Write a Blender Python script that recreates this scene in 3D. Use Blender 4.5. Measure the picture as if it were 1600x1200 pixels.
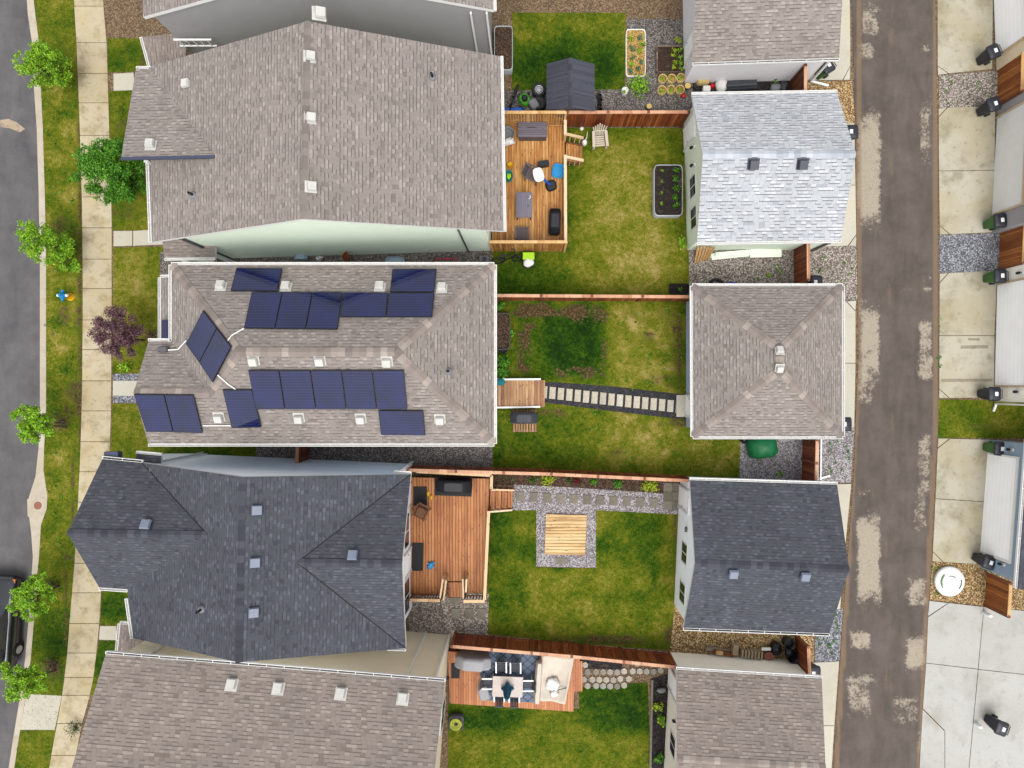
import bpy, bmesh, math, random
from mathutils import Vector, Matrix
R = math.radians
for o in list(bpy.data.objects): bpy.data.objects.remove(o)
SC = bpy.context.scene
COL = SC.collection

# ---------------------------------------------------------------- camera, sky, sun, exposure
H, F, NX, NY = 34.4, 1067.0, 830.0, 600.0      # drone height (m), focal length, point straight below
cam_d = bpy.data.cameras.new('camera')
cam = bpy.data.objects.new('camera', cam_d); COL.objects.link(cam)
cam.location = (0, 0, H); cam.rotation_euler = (0, 0, 0)
cam_d.sensor_width = 36; cam_d.lens = F / 1600 * 36
cam_d.shift_x = (800 - NX) / 1600; cam_d.shift_y = (NY - 600) / 1600
cam_d.clip_end = 2000
SC.camera = cam
SUN_EL, SUN_AZ = R(68), R(170)
w = bpy.data.worlds.new('World'); SC.world = w; w.use_nodes = True
nt = w.node_tree; bg = nt.nodes['Background']
sky = nt.nodes.new('ShaderNodeTexSky'); sky.sky_type = 'NISHITA'; sky.sun_disc = False
sky.sun_elevation = SUN_EL; sky.sun_rotation = SUN_AZ; sky.dust_density = 3
hs = nt.nodes.new('ShaderNodeHueSaturation'); hs.inputs['Saturation'].default_value = 0.12
nt.links.new(sky.outputs[0], hs.inputs['Color']); nt.links.new(hs.outputs[0], bg.inputs[0])
bg.inputs[1].default_value = 0.15
sd = bpy.data.lights.new('sun', 'SUN'); sd.energy = .8; sd.angle = R(40); sd.color = (1, .97, .92)
so = bpy.data.objects.new('sun', sd); COL.objects.link(so)
sdir = Vector((math.sin(SUN_AZ) * math.cos(SUN_EL), math.cos(SUN_AZ) * math.cos(SUN_EL), math.sin(SUN_EL)))
so.rotation_euler = sdir.to_track_quat('Z', 'Y').to_euler(); so.location = (0, 0, 60)
SC.view_settings.view_transform = 'Standard'; SC.view_settings.look = 'None'
SC.view_settings.gamma = 1; SC.view_settings.use_curve_mapping = False
SC.view_settings.exposure = 1.18

# ---------------------------------------------------------------- helpers
def W(px, py, z=0.0):
    k = (H - z) / F
    return Vector(((px - NX) * k, (NY - py) * k, z))
def W2(px, py, z=0.0):
    p = W(px, py, z); return (p.x, p.y)
ALB = .62
def lin(c):
    return tuple(ALB * (x / 12.92 if x <= .04045 else ((x + .055) / 1.055) ** 2.4) for x in [v / 255 for v in c])
def worldloc(o):
    p = Vector((0, 0, 0))
    while o: p = p + o.location; o = o.parent
    return p
def tag(o, label=None, cat=None, group=None, kind=None):
    if label: o['label'] = label
    if cat: o['category'] = cat
    if group: o['group'] = group
    if kind: o['kind'] = kind
    return o
def T(name, label, cat, loc=(0, 0, 0), group=None):
    o = bpy.data.objects.new(name, None); COL.objects.link(o); o.location = loc; o.empty_display_size = .2
    return tag(o, label, cat, group)
def dup(root, loc, rz, label=None):
    r = root.copy(); COL.objects.link(r); r.location = loc; r.rotation_euler = (0, 0, rz)
    if label: r['label'] = label
    for ch in list(root.children):
        c = ch.copy(); COL.objects.link(c); c.parent = r
        for g in list(ch.children):
            d = g.copy(); COL.objects.link(d); d.parent = c
    return r

class MB:
    def __init__(s): s.v = []; s.f = []; s.m = []; s.sm = []
    def add(s, vs, fs, m=0, smooth=False):
        o = len(s.v); s.v += [Vector(p) for p in vs]
        for f in fs: s.f.append([o + i for i in f]); s.m.append(m); s.sm.append(smooth)
        return s
    def quad(s, a, b, c, d, m=0): return s.add([a, b, c, d], [(0, 1, 2, 3)], m)
    def box(s, c, d, rz=0, m=0, tilt=None):
        x, y, z = [q / 2 for q in d]
        M = Matrix.Translation(Vector(c)) @ (tilt if tilt else Matrix.Rotation(rz, 4, 'Z'))
        vs = [M @ Vector(p) for p in [(-x,-y,-z),(x,-y,-z),(x,y,-z),(-x,y,-z),(-x,-y,z),(x,-y,z),(x,y,z),(-x,y,z)]]
        return s.add(vs, [(3,2,1,0),(4,5,6,7),(0,1,5,4),(1,2,6,5),(2,3,7,6),(3,0,4,7)], m)
    def prism(s, pts, z0, z1, m=0, ms=None):
        n = len(pts)
        if sum(pts[i][0]*pts[(i+1)%n][1]-pts[(i+1)%n][0]*pts[i][1] for i in range(n)) < 0: pts = pts[::-1]
        vs = [(p[0], p[1], z0) for p in pts] + [(p[0], p[1], z1) for p in pts]
        s.add(vs, [tuple(range(n, 2*n)), tuple(range(n-1, -1, -1))], m)
        s.add(vs, [(i, (i+1) % n, n+(i+1) % n, n+i) for i in range(n)], m if ms is None else ms)
        return s
    def bar(s, a, b, wd, ht, m=0, up=Vector((0, 0, 1))):          # box from a to b
        a = Vector(a); b = Vector(b); d = (b - a)
        t = d.normalized(); sd_ = t.cross(up)
        if sd_.length < 1e-4: sd_ = Vector((1, 0, 0))
        sd_.normalize(); u = sd_.cross(t)
        o = [sd_*x*wd/2 + u*y*ht/2 for x, y in ((-1,-1),(1,-1),(1,1),(-1,1))]
        vs = [a + q for q in o] + [b + q for q in o]
        return s.add(vs, [(0,1,2,3),(7,6,5,4),(0,4,5,1),(1,5,6,2),(2,6,7,3),(3,7,4,0)], m)
    def tube(s, pts, r, n=8, m=0, r1=None, cap=True):
        pts = [Vector(p) for p in pts]; L = len(pts); rings = []
        for i, p in enumerate(pts):
            t = (pts[min(i+1, L-1)] - pts[max(i-1, 0)]).normalized()
            a = t.cross(Vector((0, 0, 1)));
            if a.length < 1e-3: a = Vector((1, 0, 0))
            a.normalize(); b = t.cross(a)
            rr = r if r1 is None else r + (r1 - r) * i / (L - 1)
            rings.append([p + (a*math.cos(2*math.pi*j/n) + b*math.sin(2*math.pi*j/n))*rr for j in range(n)])
        return s.rings(rings, m, cap)
    def rings(s, rings, m=0, cap=True, smooth=True, closed=False):
        n = len(rings[0]); L = len(rings); vs = [p for r_ in rings for p in r_]
        fs = [(i*n+j, i*n+(j+1) % n, ((i+1) % L)*n+(j+1) % n, ((i+1) % L)*n+j) for i in range(L if closed else L-1) for j in range(n)]
        s.add(vs, fs, m, smooth)
        if cap and not closed:
            s.add(rings[0], [tuple(range(n-1, -1, -1))], m); s.add(rings[-1], [tuple(range(n))], m)
        return s
    def lathe(s, prof, c=(0, 0, 0), n=20, m=0, cap=True, sx=1, sy=1, rz=0):
        c = Vector(c); cr, sr = math.cos(rz), math.sin(rz)
        rg = []
        for r_, z in prof:
            q = []
            for j in range(n):
                a = 2*math.pi*j/n; x, y = r_*math.cos(a)*sx, r_*math.sin(a)*sy
                q.append(c + Vector((x*cr-y*sr, x*sr+y*cr, z)))
            rg.append(q)
        return s.rings(rg, m, cap)
    def sq(s, prof, c=(0, 0, 0), rz=0, n=24, p=5, m=0, jit=0, rng=None):   # stacked rounded rectangles (hx, hy, z[,ox,oy])
        c = Vector(c); rg = []
        for pr in prof:
            hx, hy, z = pr[:3]; ox, oy = (pr[3], pr[4]) if len(pr) > 3 else (0, 0)
            q = []
            for j in range(n):
                a = 2*math.pi*(j+.5)/n; ca, sa = math.cos(a), math.sin(a)
                x = hx*math.copysign(abs(ca)**(2/p), ca)+ox; y = hy*math.copysign(abs(sa)**(2/p), sa)+oy
                if jit: f = 1+rng.uniform(-jit, jit); x *= f; y *= f
                q.append(c + Vector((x*math.cos(rz)-y*math.sin(rz), x*math.sin(rz)+y*math.cos(rz), z)))
            rg.append(q)
        return s.rings(rg, m)
    def blob(s, c, r, jit=.15, seed=0, m=0, sub=2, smooth=True):
        bm = bmesh.new(); bmesh.ops.create_icosphere(bm, subdivisions=sub, radius=1); rg = random.Random(seed)
        vs = [Vector((c[0]+v.co.x*r[0]*(f := 1+rg.uniform(-jit, jit)), c[1]+v.co.y*r[1]*f, c[2]+v.co.z*r[2]*f)) for v in bm.verts]
        fs = [tuple(v.index for v in f.verts) for f in bm.faces]; bm.free()
        return s.add(vs, fs, m, smooth)
    def leaves(s, blobs, n, size, rg, m=0, up=.35, shell=2.4):
        ws = [b[1][0]*b[1][1]*b[1][2] for b in blobs]
        for c, r in rg.choices(blobs, ws, k=n):
            while True:
                d = Vector((rg.gauss(0, 1), rg.gauss(0, 1), rg.gauss(0, 1)))
                if d.length > .1: break
            d.normalize(); rr = rg.random() ** (1/shell) * rg.uniform(.85, 1.12)
            p = Vector((c[0]+d.x*r[0]*rr, c[1]+d.y*r[1]*rr, c[2]+d.z*r[2]*rr))
            nrm = Vector((rg.gauss(0, 1)+d.x, rg.gauss(0, 1)+d.y, rg.gauss(0, 1)+d.z+up*3)).normalized()
            a = nrm.cross(Vector((rg.gauss(0, 1), rg.gauss(0, 1), rg.gauss(0, 1)))).normalized(); b = nrm.cross(a)
            L = size*rg.uniform(.6, 1.3); B = L*rg.uniform(.45, .65)
            s.add([p-a*L/2, p+b*B/2, p+a*L/2, p-b*B/2], [(0, 1, 2, 3)], m)
        return s
    def build(s, name, mats, parent=None, loc=None, bev=0, origin=None):
        if not isinstance(mats, (list, tuple)): mats = [mats]
        if parent: off = worldloc(parent)
        elif origin is not None: off = Vector(origin)
        else:
            xs = [v.x for v in s.v]; ys = [v.y for v in s.v]; zs = [v.z for v in s.v]
            off = Vector(((min(xs)+max(xs))/2, (min(ys)+max(ys))/2, min(zs)))
        me = bpy.data.meshes.new(name)
        me.from_pydata([v - off for v in s.v], [], s.f)
        for m in mats: me.materials.append(m)
        me.polygons.foreach_set('material_index', s.m); me.polygons.foreach_set('use_smooth', s.sm)
        uvl = me.uv_layers.new(name='UVMap'); Z = Vector((0, 0, 1)); data = []
        for p in me.polygons:
            n = p.normal
            if abs(n.z) > .995 or n.length < .5: t, q = Vector((1, 0, 0)), Vector((0, 1, 0))
            else: t = Z.cross(n).normalized(); q = n.cross(t)
            for vi in p.vertices:
                co = me.vertices[vi].co + off; data += [co.dot(t), co.dot(q)]
        uvl.data.foreach_set('uv', data)
        o = bpy.data.objects.new(name, me); COL.objects.link(o)
        if parent: o.parent = parent
        else: o.location = off
        if bev:
            bv = o.modifiers.new('bevel', 'BEVEL'); bv.width = bev; bv.segments = 2; bv.limit_method = 'ANGLE'
        return o

# ---------------------------------------------------------------- node helper and materials
class S:
    def __init__(s, name):
        s.mat = bpy.data.materials.new(name); s.mat.use_nodes = True
        s.t = s.mat.node_tree; s.b = s.t.nodes['Principled BSDF']
    def n(s, ty, **kw):
        nd = s.t.nodes.new(ty)
        for k, v in kw.items(): setattr(nd, k, v)
        return nd
    def put(s, sock, v):
        if isinstance(v, bpy.types.NodeSocket): s.t.links.new(v, sock)
        elif v is not None:
            if hasattr(sock.default_value, '__len__') and len(sock.default_value) == 4 and len(v) == 3: v = (*v, 1)
            sock.default_value = v
    def m(s, op, a, b=None, c=None, clamp=False):
        nd = s.n('ShaderNodeMath', operation=op, use_clamp=clamp)
        s.put(nd.inputs[0], a); s.put(nd.inputs[1], b); s.put(nd.inputs[2], c); return nd.outputs[0]
    def mix(s, f, a, b, bt='MIX'):
        nd = s.n('ShaderNodeMix', data_type='RGBA', blend_type=bt); s.put(nd.inputs[0], f); s.put(nd.inputs[6], a); s.put(nd.inputs[7], b); return nd.outputs[2]
    def noise(s, v, sc, det=3, ro=.55, dist=0):
        nd = s.n('ShaderNodeTexNoise'); s.put(nd.inputs['Vector'], v); nd.inputs['Scale'].default_value = sc
        nd.inputs['Detail'].default_value = det; nd.inputs['Roughness'].default_value = ro; nd.inputs['Distortion'].default_value = dist
        return nd.outputs[0]
    def vor(s, v, sc, feat='F1'):
        nd = s.n('ShaderNodeTexVoronoi', feature=feat); s.put(nd.inputs['Vector'], v); nd.inputs['Scale'].default_value = sc; return nd
    def white(s, v): nd = s.n('ShaderNodeTexWhiteNoise', noise_dimensions='3D'); s.put(nd.inputs[0], v); return nd.outputs[0]
    def xyz(s, x=0, y=0, z=0):
        nd = s.n('ShaderNodeCombineXYZ'); s.put(nd.inputs[0], x); s.put(nd.inputs[1], y); s.put(nd.inputs[2], z); return nd.outputs[0]
    def sep(s, v): nd = s.n('ShaderNodeSeparateXYZ'); s.put(nd.inputs[0], v); return nd.outputs
    def uv(s): return s.n('ShaderNodeTexCoord').outputs['UV']
    def obj(s): return s.n('ShaderNodeTexCoord').outputs['Object']
    def pos(s): return s.n('ShaderNodeNewGeometry').outputs['Position']
    def isl(s): return s.n('ShaderNodeNewGeometry').outputs['Random Per Island']
    def attr(s, nm): return s.n('ShaderNodeAttribute', attribute_name=nm).outputs['Fac']
    def ramp(s, f, st, interp='LINEAR'):
        nd = s.n('ShaderNodeValToRGB'); s.put(nd.inputs[0], f); cr = nd.color_ramp; cr.interpolation = interp
        while len(cr.elements) < len(st): cr.elements.new(.5)
        for e, (p, c) in zip(cr.elements, st): e.position = p; e.color = (*c, 1) if len(c) == 3 else c
        return nd.outputs[0]
    def ss(s, f, a, b):
        nd = s.n('ShaderNodeMapRange', interpolation_type='SMOOTHSTEP'); s.put(nd.inputs[0], f); nd.inputs[1].default_value = a; nd.inputs[2].default_value = b; return nd.outputs[0]
    def out(s, col, rough=.8, bump=None, bs=.3, bd=.02, metal=0, spec=.3, coat=0):
        b = s.b; s.put(b.inputs['Base Color'], col); s.put(b.inputs['Roughness'], rough); b.inputs['Metallic'].default_value = metal
        b.inputs['Specular IOR Level'].default_value = spec; b.inputs['Coat Weight'].default_value = coat
        if bump is not None:
            nd = s.n('ShaderNodeBump'); nd.inputs['Strength'].default_value = bs; nd.inputs['Distance'].default_value = bd
            s.put(nd.inputs['Height'], bump); s.t.links.new(nd.outputs[0], b.inputs['Normal'])
        return s.mat
def dk(c, f): return tuple(x*f for x in c)

def m_plain(name, rgb, rough=.6, var=.15, sc=3, metal=0, spec=.3, bump=0, gain=1):
    s = S(name); c = dk(lin(rgb), gain); p = s.obj(); n = s.noise(p, sc, 4)
    n2 = s.noise(p, sc*8, 2)
    f = s.m('ADD', s.m('MULTIPLY', n, .7), s.m('MULTIPLY', n2, .3))
    col = s.ramp(f, [(.3, dk(c, 1-var)), (.7, dk(c, 1+var))])
    return s.out(col, rough, n2 if bump else None, bump, .01, metal, spec)
def m_varied(name, cols, rough=.9):
    s = S(name); i = s.n('ShaderNodeObjectInfo').outputs['Random']; n = s.noise(s.obj(), 9, 4)
    col = s.ramp(i, [(j/(len(cols)-1), lin(c)) for j, c in enumerate(cols)]); col = s.mix(1, col, s.ramp(n, [(.3, (.75,)*3), (.7, (1.05,)*3)]), 'MULTIPLY')
    return s.out(col, rough)
def m_shingle(name, mid, light, dark, row=.145, tab=.21, line=.55, wthr=.1):
    s = S(name); u, v, _ = s.sep(s.uv())
    rv = s.m('DIVIDE', v, row); r = s.m('FLOOR', rv); fr = s.m('FRACT', rv)
    off = s.white(s.xyz(r, 3.3, 0)); uu = s.m('ADD', s.m('DIVIDE', u, tab), s.m('MULTIPLY', off, 7.0))
    c = s.m('FLOOR', uu); fu = s.m('FRACT', uu)
    r1 = s.white(s.xyz(c, r, 1)); r2 = s.white(s.xyz(s.m('FLOOR', s.m('DIVIDE', uu, 3.0)), r, 7))
    col = s.ramp(s.m('ADD', s.m('MULTIPLY', r1, .85), s.m('MULTIPLY', r2, .15)), [(.04, lin(dark)), (.26, lin(mid)), (.68, lin(mid)), (.93, lin(light)), (1, lin(light))])
    gr = s.noise(s.uv(), 60, 2); col = s.mix(.25, col, s.ramp(gr, [(.3, (.35,)*3), (.7, (.72,)*3)]), 'OVERLAY')
    wn = s.m('ADD', s.m('MULTIPLY', s.noise(s.uv(), .35, 5), .6), s.m('MULTIPLY', s.noise(s.xyz(s.m('MULTIPLY', u, 1.6), s.m('MULTIPLY', v, .22), 0), 1.0, 4), .4)); col = s.mix(1, col, s.ramp(wn, [(.36, (1-wthr*1.4,)*3), (.62, (1.03,)*3)]), 'MULTIPLY')
    sh = s.m('MULTIPLY', s.m('LESS_THAN', fr, .26), s.ss(r1, .38, .6))
    gap = s.m('MULTIPLY', s.m('LESS_THAN', fu, .07), .45)
    dkf = s.m('MAXIMUM', s.m('MULTIPLY', sh, line), s.m('MULTIPLY', gap, line))
    col = s.mix(dkf, col, dk(lin(dark), .32))
    return s.out(col, .92, s.m('ADD', s.m('MULTIPLY', fr, -1), s.m('MULTIPLY', r1, .5)), .35, .012, spec=.15)
def m_siding(name, rgb, row=.115, rough=.55, line=.35):
    s = S(name); u, v, _ = s.sep(s.uv()); fr = s.m('FRACT', s.m('DIVIDE', v, row)); c = dk(lin(rgb), .98/ALB)
    n = s.noise(s.uv(), 1.2, 4)
    col = s.mix(s.m('MULTIPLY', s.m('LESS_THAN', fr, .12), line), s.ramp(n, [(.3, dk(c, .94)), (.7, c)]), dk(c, .45))
    return s.out(col, rough, s.m('MULTIPLY', fr, -1), .5, .015)
def m_boards(name, mid, light, dark, wd=.14, swap=False, rough=.6, gap=.5, streak=.5, rv=.4):
    s = S(name); u, v, _ = s.sep(s.uv())
    if swap: u, v = v, u
    uu = s.m('DIVIDE', u, wd); i = s.m('FLOOR', uu); fu = s.m('FRACT', uu); r = s.white(s.xyz(i, 2.1, 5))
    n = s.noise(s.xyz(s.m('MULTIPLY', u, 14), s.m('MULTIPLY', v, .9), s.m('MULTIPLY', r, 40)), 1.0, 5, .6)
    n2 = s.noise(s.uv(), .9, 4)
    f = s.m('ADD', s.m('ADD', s.m('SUBTRACT', s.m('MULTIPLY', r, rv), .1+(streak-.5)*.5+(rv-.65)*.5), s.m('MULTIPLY', n, streak)), s.m('MULTIPLY', n2, .35))
    col = s.ramp(f, [(.3, lin(dark)), (.62, lin(mid)), (.95, lin(light))])
    kn = s.vor(s.xyz(s.m('MULTIPLY', u, 7), s.m('MULTIPLY', v, 2.2), r), 1.0)
    col = s.mix(s.m('MULTIPLY', s.m('LESS_THAN', kn.outputs['Distance'], .15), .7), col, dk(lin(dark), .4))
    edge = s.m('GREATER_THAN', s.m('ABSOLUTE', s.m('SUBTRACT', fu, .5)), .415)
    col = s.mix(s.m('MULTIPLY', edge, gap), col, dk(lin(dark), .15))
    return s.out(col, rough, s.m('MULTIPLY', edge, -1), .6, .015, spec=.35)
def m_gravel(name, cols, sc=13, weeds=0):
    sc *= 1.2
    s = S(name); p = s.pos(); v = s.vor(p, sc); r = s.sep(v.outputs['Color'])[0]
    st = [(i/(len(cols)-1), lin(c)) for i, c in enumerate(cols)]
    col = s.ramp(r, st); d = v.outputs['Distance']
    col = s.mix(s.ss(d, .35, .8), col, dk(lin(cols[0]), .8)); ng = s.noise(p, 3.5, 4, .7); col = s.mix(s.m('MULTIPLY', s.ss(ng, .5, .75), .55), col, lin((112, 98, 82)))
    n = s.noise(p, .9, 4); col = s.mix(1, col, s.ramp(n, [(.3, (.75,)*3), (.7, (1,)*3)]), 'MULTIPLY')
    if weeds:
        wn = s.noise(p, 2.2, 4); w2 = s.noise(p, 14, 2)
        f = s.ss(s.m('ADD', wn, s.m('MULTIPLY', s.m('SUBTRACT', w2, .5), .6)), .78-weeds, .88-weeds)
        col = s.mix(f, col, s.ramp(w2, [(.35, lin((60, 80, 15))), (.65, lin((120, 125, 40)))]))
    return s.out(col, .9, s.m('SUBTRACT', 1, d), .8, .03)
def m_concrete(name, base, stain, amt=.6, sc=.9, warm=(205, 190, 150)):
    s = S(name); p = s.pos(); n = s.noise(p, sc, 6, .62); n2 = s.noise(p, sc*5, 5, .6); n3 = s.noise(p, 30, 2); n4 = s.noise(p, sc*.6, 3)
    col = s.mix(s.m('MULTIPLY', s.ss(n, .45, .72), amt), lin(base), lin(stain))
    col = s.mix(s.m('MULTIPLY', s.ss(n4, .4, .7), .6), col, lin(warm))
    col = s.mix(s.m('MULTIPLY', s.ss(n2, .55, .75), amt*.6), col, dk(lin(stain), .7))
    i = s.isl(); col = s.mix(1, col, s.ramp(i, [(0, (.86, .84, .8)), (1, (1, 1, 1))]), 'MULTIPLY')
    col = s.mix(.2, col, s.ramp(n3, [(.3, (.3,)*3), (.7, (.75,)*3)]), 'OVERLAY')
    return s.out(col, .85, n3, .15, .006)
def m_leaf(name, cols, rough=.55):
    s = S(name); i = s.isl(); col = s.ramp(i, [(j/(len(cols)-1), lin(c)) for j, c in enumerate(cols)])
    s.b.inputs['Subsurface Weight'].default_value = 0
    tr = s.n('ShaderNodeBsdfTranslucent'); s.put(tr.inputs[0], col); mx = s.n('ShaderNodeMixShader'); mx.inputs[0].default_value = .3
    s.out(col, rough, spec=.25); o = s.t.nodes['Material Output']
    s.t.links.new(s.b.outputs[0], mx.inputs[1]); s.t.links.new(tr.outputs[0], mx.inputs[2]); s.t.links.new(mx.outputs[0], o.inputs[0])
    return s.mat
def m_lawn(name):
    s = S(name); p = s.pos(); n1 = s.noise(p, .9, 4, .6); n2 = s.noise(p, 4.5, 4, .65); n3 = s.noise(p, 15, 4, .85)
    dry, lush, dirt = s.attr('dry'), s.attr('lush'), s.attr('dirt')
    def c(n, k): return s.m('MULTIPLY', s.m('SUBTRACT', n, .5), k)
    v = s.m('ADD', s.m('ADD', s.m('ADD', c(n1, .85), c(n2, .8)), s.m('ADD', c(n3, 1.15), .54)), s.m('SUBTRACT', s.m('MULTIPLY', dry, .38), s.m('MULTIPLY', lush, .42)))
    col = s.ramp(v, [(0, lin((22, 46, 6))), (.22, lin((40, 74, 8))), (.45, lin((78, 96, 14))), (.68, lin((114, 116, 28))), (.88, lin((148, 136, 66))), (1, lin((172, 152, 96)))])
    f = s.ss(s.m('ADD', s.m('ADD', s.m('ADD', dirt, c(n1, .7)), c(n2, 1.1)), c(n3, 1.0)), .4, .68)
    n5 = s.noise(p, 9, 3, .7)
    col = s.mix(f, col, s.ramp(n5, [(.3, lin((54, 42, 26))), (.52, lin((86, 70, 44))), (.75, lin((138, 116, 84)))]))
    return s.out(col, .95, s.m('ADD', n3, n2), .5, .03, spec=.1)
def m_asphalt(name, base, hi, wear=True):
    s = S(name); p = s.pos(); n = s.noise(p, .5, 5, .6); n3 = s.noise(p, 45, 2, .7); n2 = s.noise(p, 7, 6, .85)
    x, y, z = s.sep(p); st = s.noise(s.xyz(s.m('MULTIPLY', x, 1.5), s.m('MULTIPLY', y, .3), 0), 1.0, 5, .65, .6)
    col = s.ramp(s.m('ADD', s.m('MULTIPLY', n, .5), s.m('MULTIPLY', st, .5)), [(.3, dk(lin(base), .82)), (.7, lin(hi))])
    bl = s.noise(p, 1.1, 5, .7); col = s.mix(1, col, s.ramp(bl, [(.35, (.84,)*3), (.62, (1.06,)*3)]), 'MULTIPLY')
    col = s.mix(.35, col, s.ramp(n3, [(.3, (.25,)*3), (.7, (.75,)*3)]), 'OVERLAY')
    if wear:
        a = s.attr('wear'); nl = s.noise(p, 1.6, 3); f = s.ss(s.m('ADD', s.m('ADD', a, s.m('MULTIPLY', s.m('SUBTRACT', nl, .5), 1.15)), s.m('MULTIPLY', s.m('SUBTRACT', n2, .5), 1.9)), .38, .8)
        pn = s.noise(p, 26, 3); col = s.mix(f, col, s.ramp(pn, [(.3, lin((152, 141, 126))), (.7, lin((182, 170, 151)))]))
        d = s.attr('dust'); fd = s.m('MULTIPLY', s.ss(s.m('ADD', d, s.m('MULTIPLY', s.m('SUBTRACT', n2, .5), .7)), .3, .9), .75)
        col = s.mix(fd, col, lin((140, 115, 88)))
    return s.out(col, .9, n3, .3, .008, spec=.2)
# ---------------------------------------------------------------- material library
M = {}
M['roof_brown'] = m_shingle('roof_brown', (149, 140, 134), (170, 160, 153), (128, 119, 113), tab=.18, line=.68)
M['roof_brown2'] = m_shingle('roof_brown_warm', (146, 135, 128), (166, 154, 145), (126, 115, 108), tab=.21, line=.62)
M['roof_dark'] = m_shingle('roof_charcoal', (82, 84, 91), (98, 100, 108), (68, 70, 77), line=.5, tab=.17)
M['roof_white'] = m_shingle('roof_pale_grey', (186, 189, 193), (210, 212, 216), (164, 168, 174), row=.15, tab=.24, line=.85, wthr=.08)
M['cap_brown'] = m_leaf('cap_brown', [(146, 135, 130), (170, 158, 150), (206, 192, 180), (144, 132, 126), (188, 174, 164), (160, 148, 142)], .9)
M['cap_brown_soft'] = m_leaf('cap_brown_soft', [(142, 131, 126), (158, 148, 142), (166, 155, 148), (148, 138, 132)], .9)
M['cap_dark'] = m_leaf('cap_charcoal', [(72, 74, 82), (80, 82, 91), (98, 100, 110), (76, 78, 86)], .9)
M['cap_white'] = m_leaf('cap_pale', [(190, 196, 205), (215, 220, 228), (232, 236, 242)], .9)
M['green_side'] = m_siding('siding_sage', (214, 224, 204))
M['white_side'] = m_siding('siding_white', (238, 242, 246))
M['tan_side'] = m_siding('siding_tan', (216, 203, 176))
M['cream_side'] = m_siding('siding_cream', (232, 226, 212))
M['sand_side'] = m_siding('siding_sand', (205, 188, 158))
M['grey_side'] = m_siding('siding_grey', (140, 138, 138))
M['blue_side'] = m_siding('siding_blue_grey', (156, 174, 196))
M['slate_side'] = m_siding('siding_slate', (128, 146, 162))
M['mauve_side'] = m_siding('siding_pale_grey', (216, 213, 216))
M['white'] = m_plain('white_trim', (236, 235, 232), .5, .05, gain=1.12)
M['offwhite'] = m_plain('off_white', (225, 222, 214), .6, .06, gain=1.3)
M['door_white'] = m_siding('door_panel_white', (240, 240, 240), row=.27, line=.14)
M['grey_trim'] = m_plain('grey_trim', (92, 90, 94), .5, .08)
M['beige_trim'] = m_plain('beige_trim', (214, 190, 158), .55, .06)
M['navy_metal'] = m_plain('navy_metal', (70, 76, 98), .4, .08, metal=.2)
M['dark_in'] = m_plain('dark_interior', (40, 38, 38), .8, .2)
M['trough_dark'] = m_plain('gutter_trough_dark', (70, 66, 66), .9, .3, 12)  # dark gutter floor colour, used on some eaves only
M['trough'] = m_plain('gutter_trough', (214, 212, 208), .6, .12, 8, gain=1.2)
M['vent_white'] = m_plain('vent_white', (206, 204, 198), .6, .12)
M['vent_dark'] = m_plain('vent_dark', (58, 62, 74), .4, .1)
M['vent_hood'] = m_plain('vent_hood', (128, 136, 154), .4, .1)
M['lead'] = m_plain('lead_flashing', (128, 130, 134), .6, .15)
M['black'] = m_plain('black_plastic', (32, 33, 38), .45, .2)
M['rubber'] = m_plain('black_rubber', (38, 38, 40), .75, .2)
M['glass'] = m_plain('window_glass', (40, 46, 54), .08, .1, spec=.4)
M['galv'] = m_plain('galvanised', (190, 194, 198), .4, .08, metal=.3)
M['silver'] = m_plain('alloy', (205, 205, 208), .3, .05, metal=.5)
M['grey_cover'] = m_plain('grey_cover', (66, 68, 74), .6, .18, 5, bump=.3)
M['light_cover'] = m_plain('pale_grey_cover', (168, 168, 172), .75, .08, 5, bump=.2)
M['black_cover'] = m_plain('black_cover', (30, 31, 36), .5, .25, 5, bump=.3)
M['beige_cover'] = m_plain('beige_cover', (216, 204, 188), .8, .08, 2, bump=.3)
M['cloth_white'] = m_plain('white_cloth', (238, 235, 232), .8, .04)
M['wicker'] = m_plain('grey_resin', (92, 84, 88), .6, .1)
M['resin_grey'] = m_boards('grey_resin_board', (112, 104, 114), (128, 120, 130), (92, 86, 96), wd=.11, swap=True, streak=.2)
M['resin_grey_v'] = m_boards('grey_table_board', (118, 112, 126), (134, 128, 142), (98, 94, 108), wd=.09, streak=.2)
M['shed_grey'] = m_boards('shed_panel_grey', (66, 68, 80), (76, 78, 90), (54, 56, 66), wd=.1, streak=.15, gap=.12)
M['shed_wall'] = m_plain('shed_wall', (170, 165, 160), .6, .06)
M['deck_gold'] = m_boards('deck_honey', (194, 130, 62), (238, 190, 120), (104, 56, 22), wd=.14, streak=1.0, rv=.3)
M['deck_red'] = m_boards('deck_cedar', (182, 112, 58), (212, 148, 90), (132, 72, 32), wd=.15, streak=.9, rv=.25, gap=.8)
M['deck_old'] = m_boards('deck_weathered', (170, 122, 82), (214, 172, 122), (124, 84, 58), wd=.15, streak=.8)
M['deck_pink'] = m_boards('deck_terracotta', (194, 122, 74), (216, 150, 100), (156, 90, 48), wd=.13, streak=.35)
M['deck_pale'] = m_boards('platform_pine', (216, 178, 118), (238, 208, 154), (150, 100, 50), wd=.16, swap=True, streak=1.0, rv=.25, gap=.75)
M['wood_gold'] = m_boards('lumber_honey', (214, 168, 108), (236, 196, 142), (180, 126, 72), wd=.3, gap=.1)
M['wood_pale'] = m_boards('lumber_pale', (226, 196, 156), (240, 216, 182), (190, 150, 108), wd=.3, gap=.1)
M['fence'] = m_boards('fence_stain', (136, 62, 26), (182, 104, 58), (84, 34, 14), wd=.14, streak=.75, gap=.5)
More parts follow.
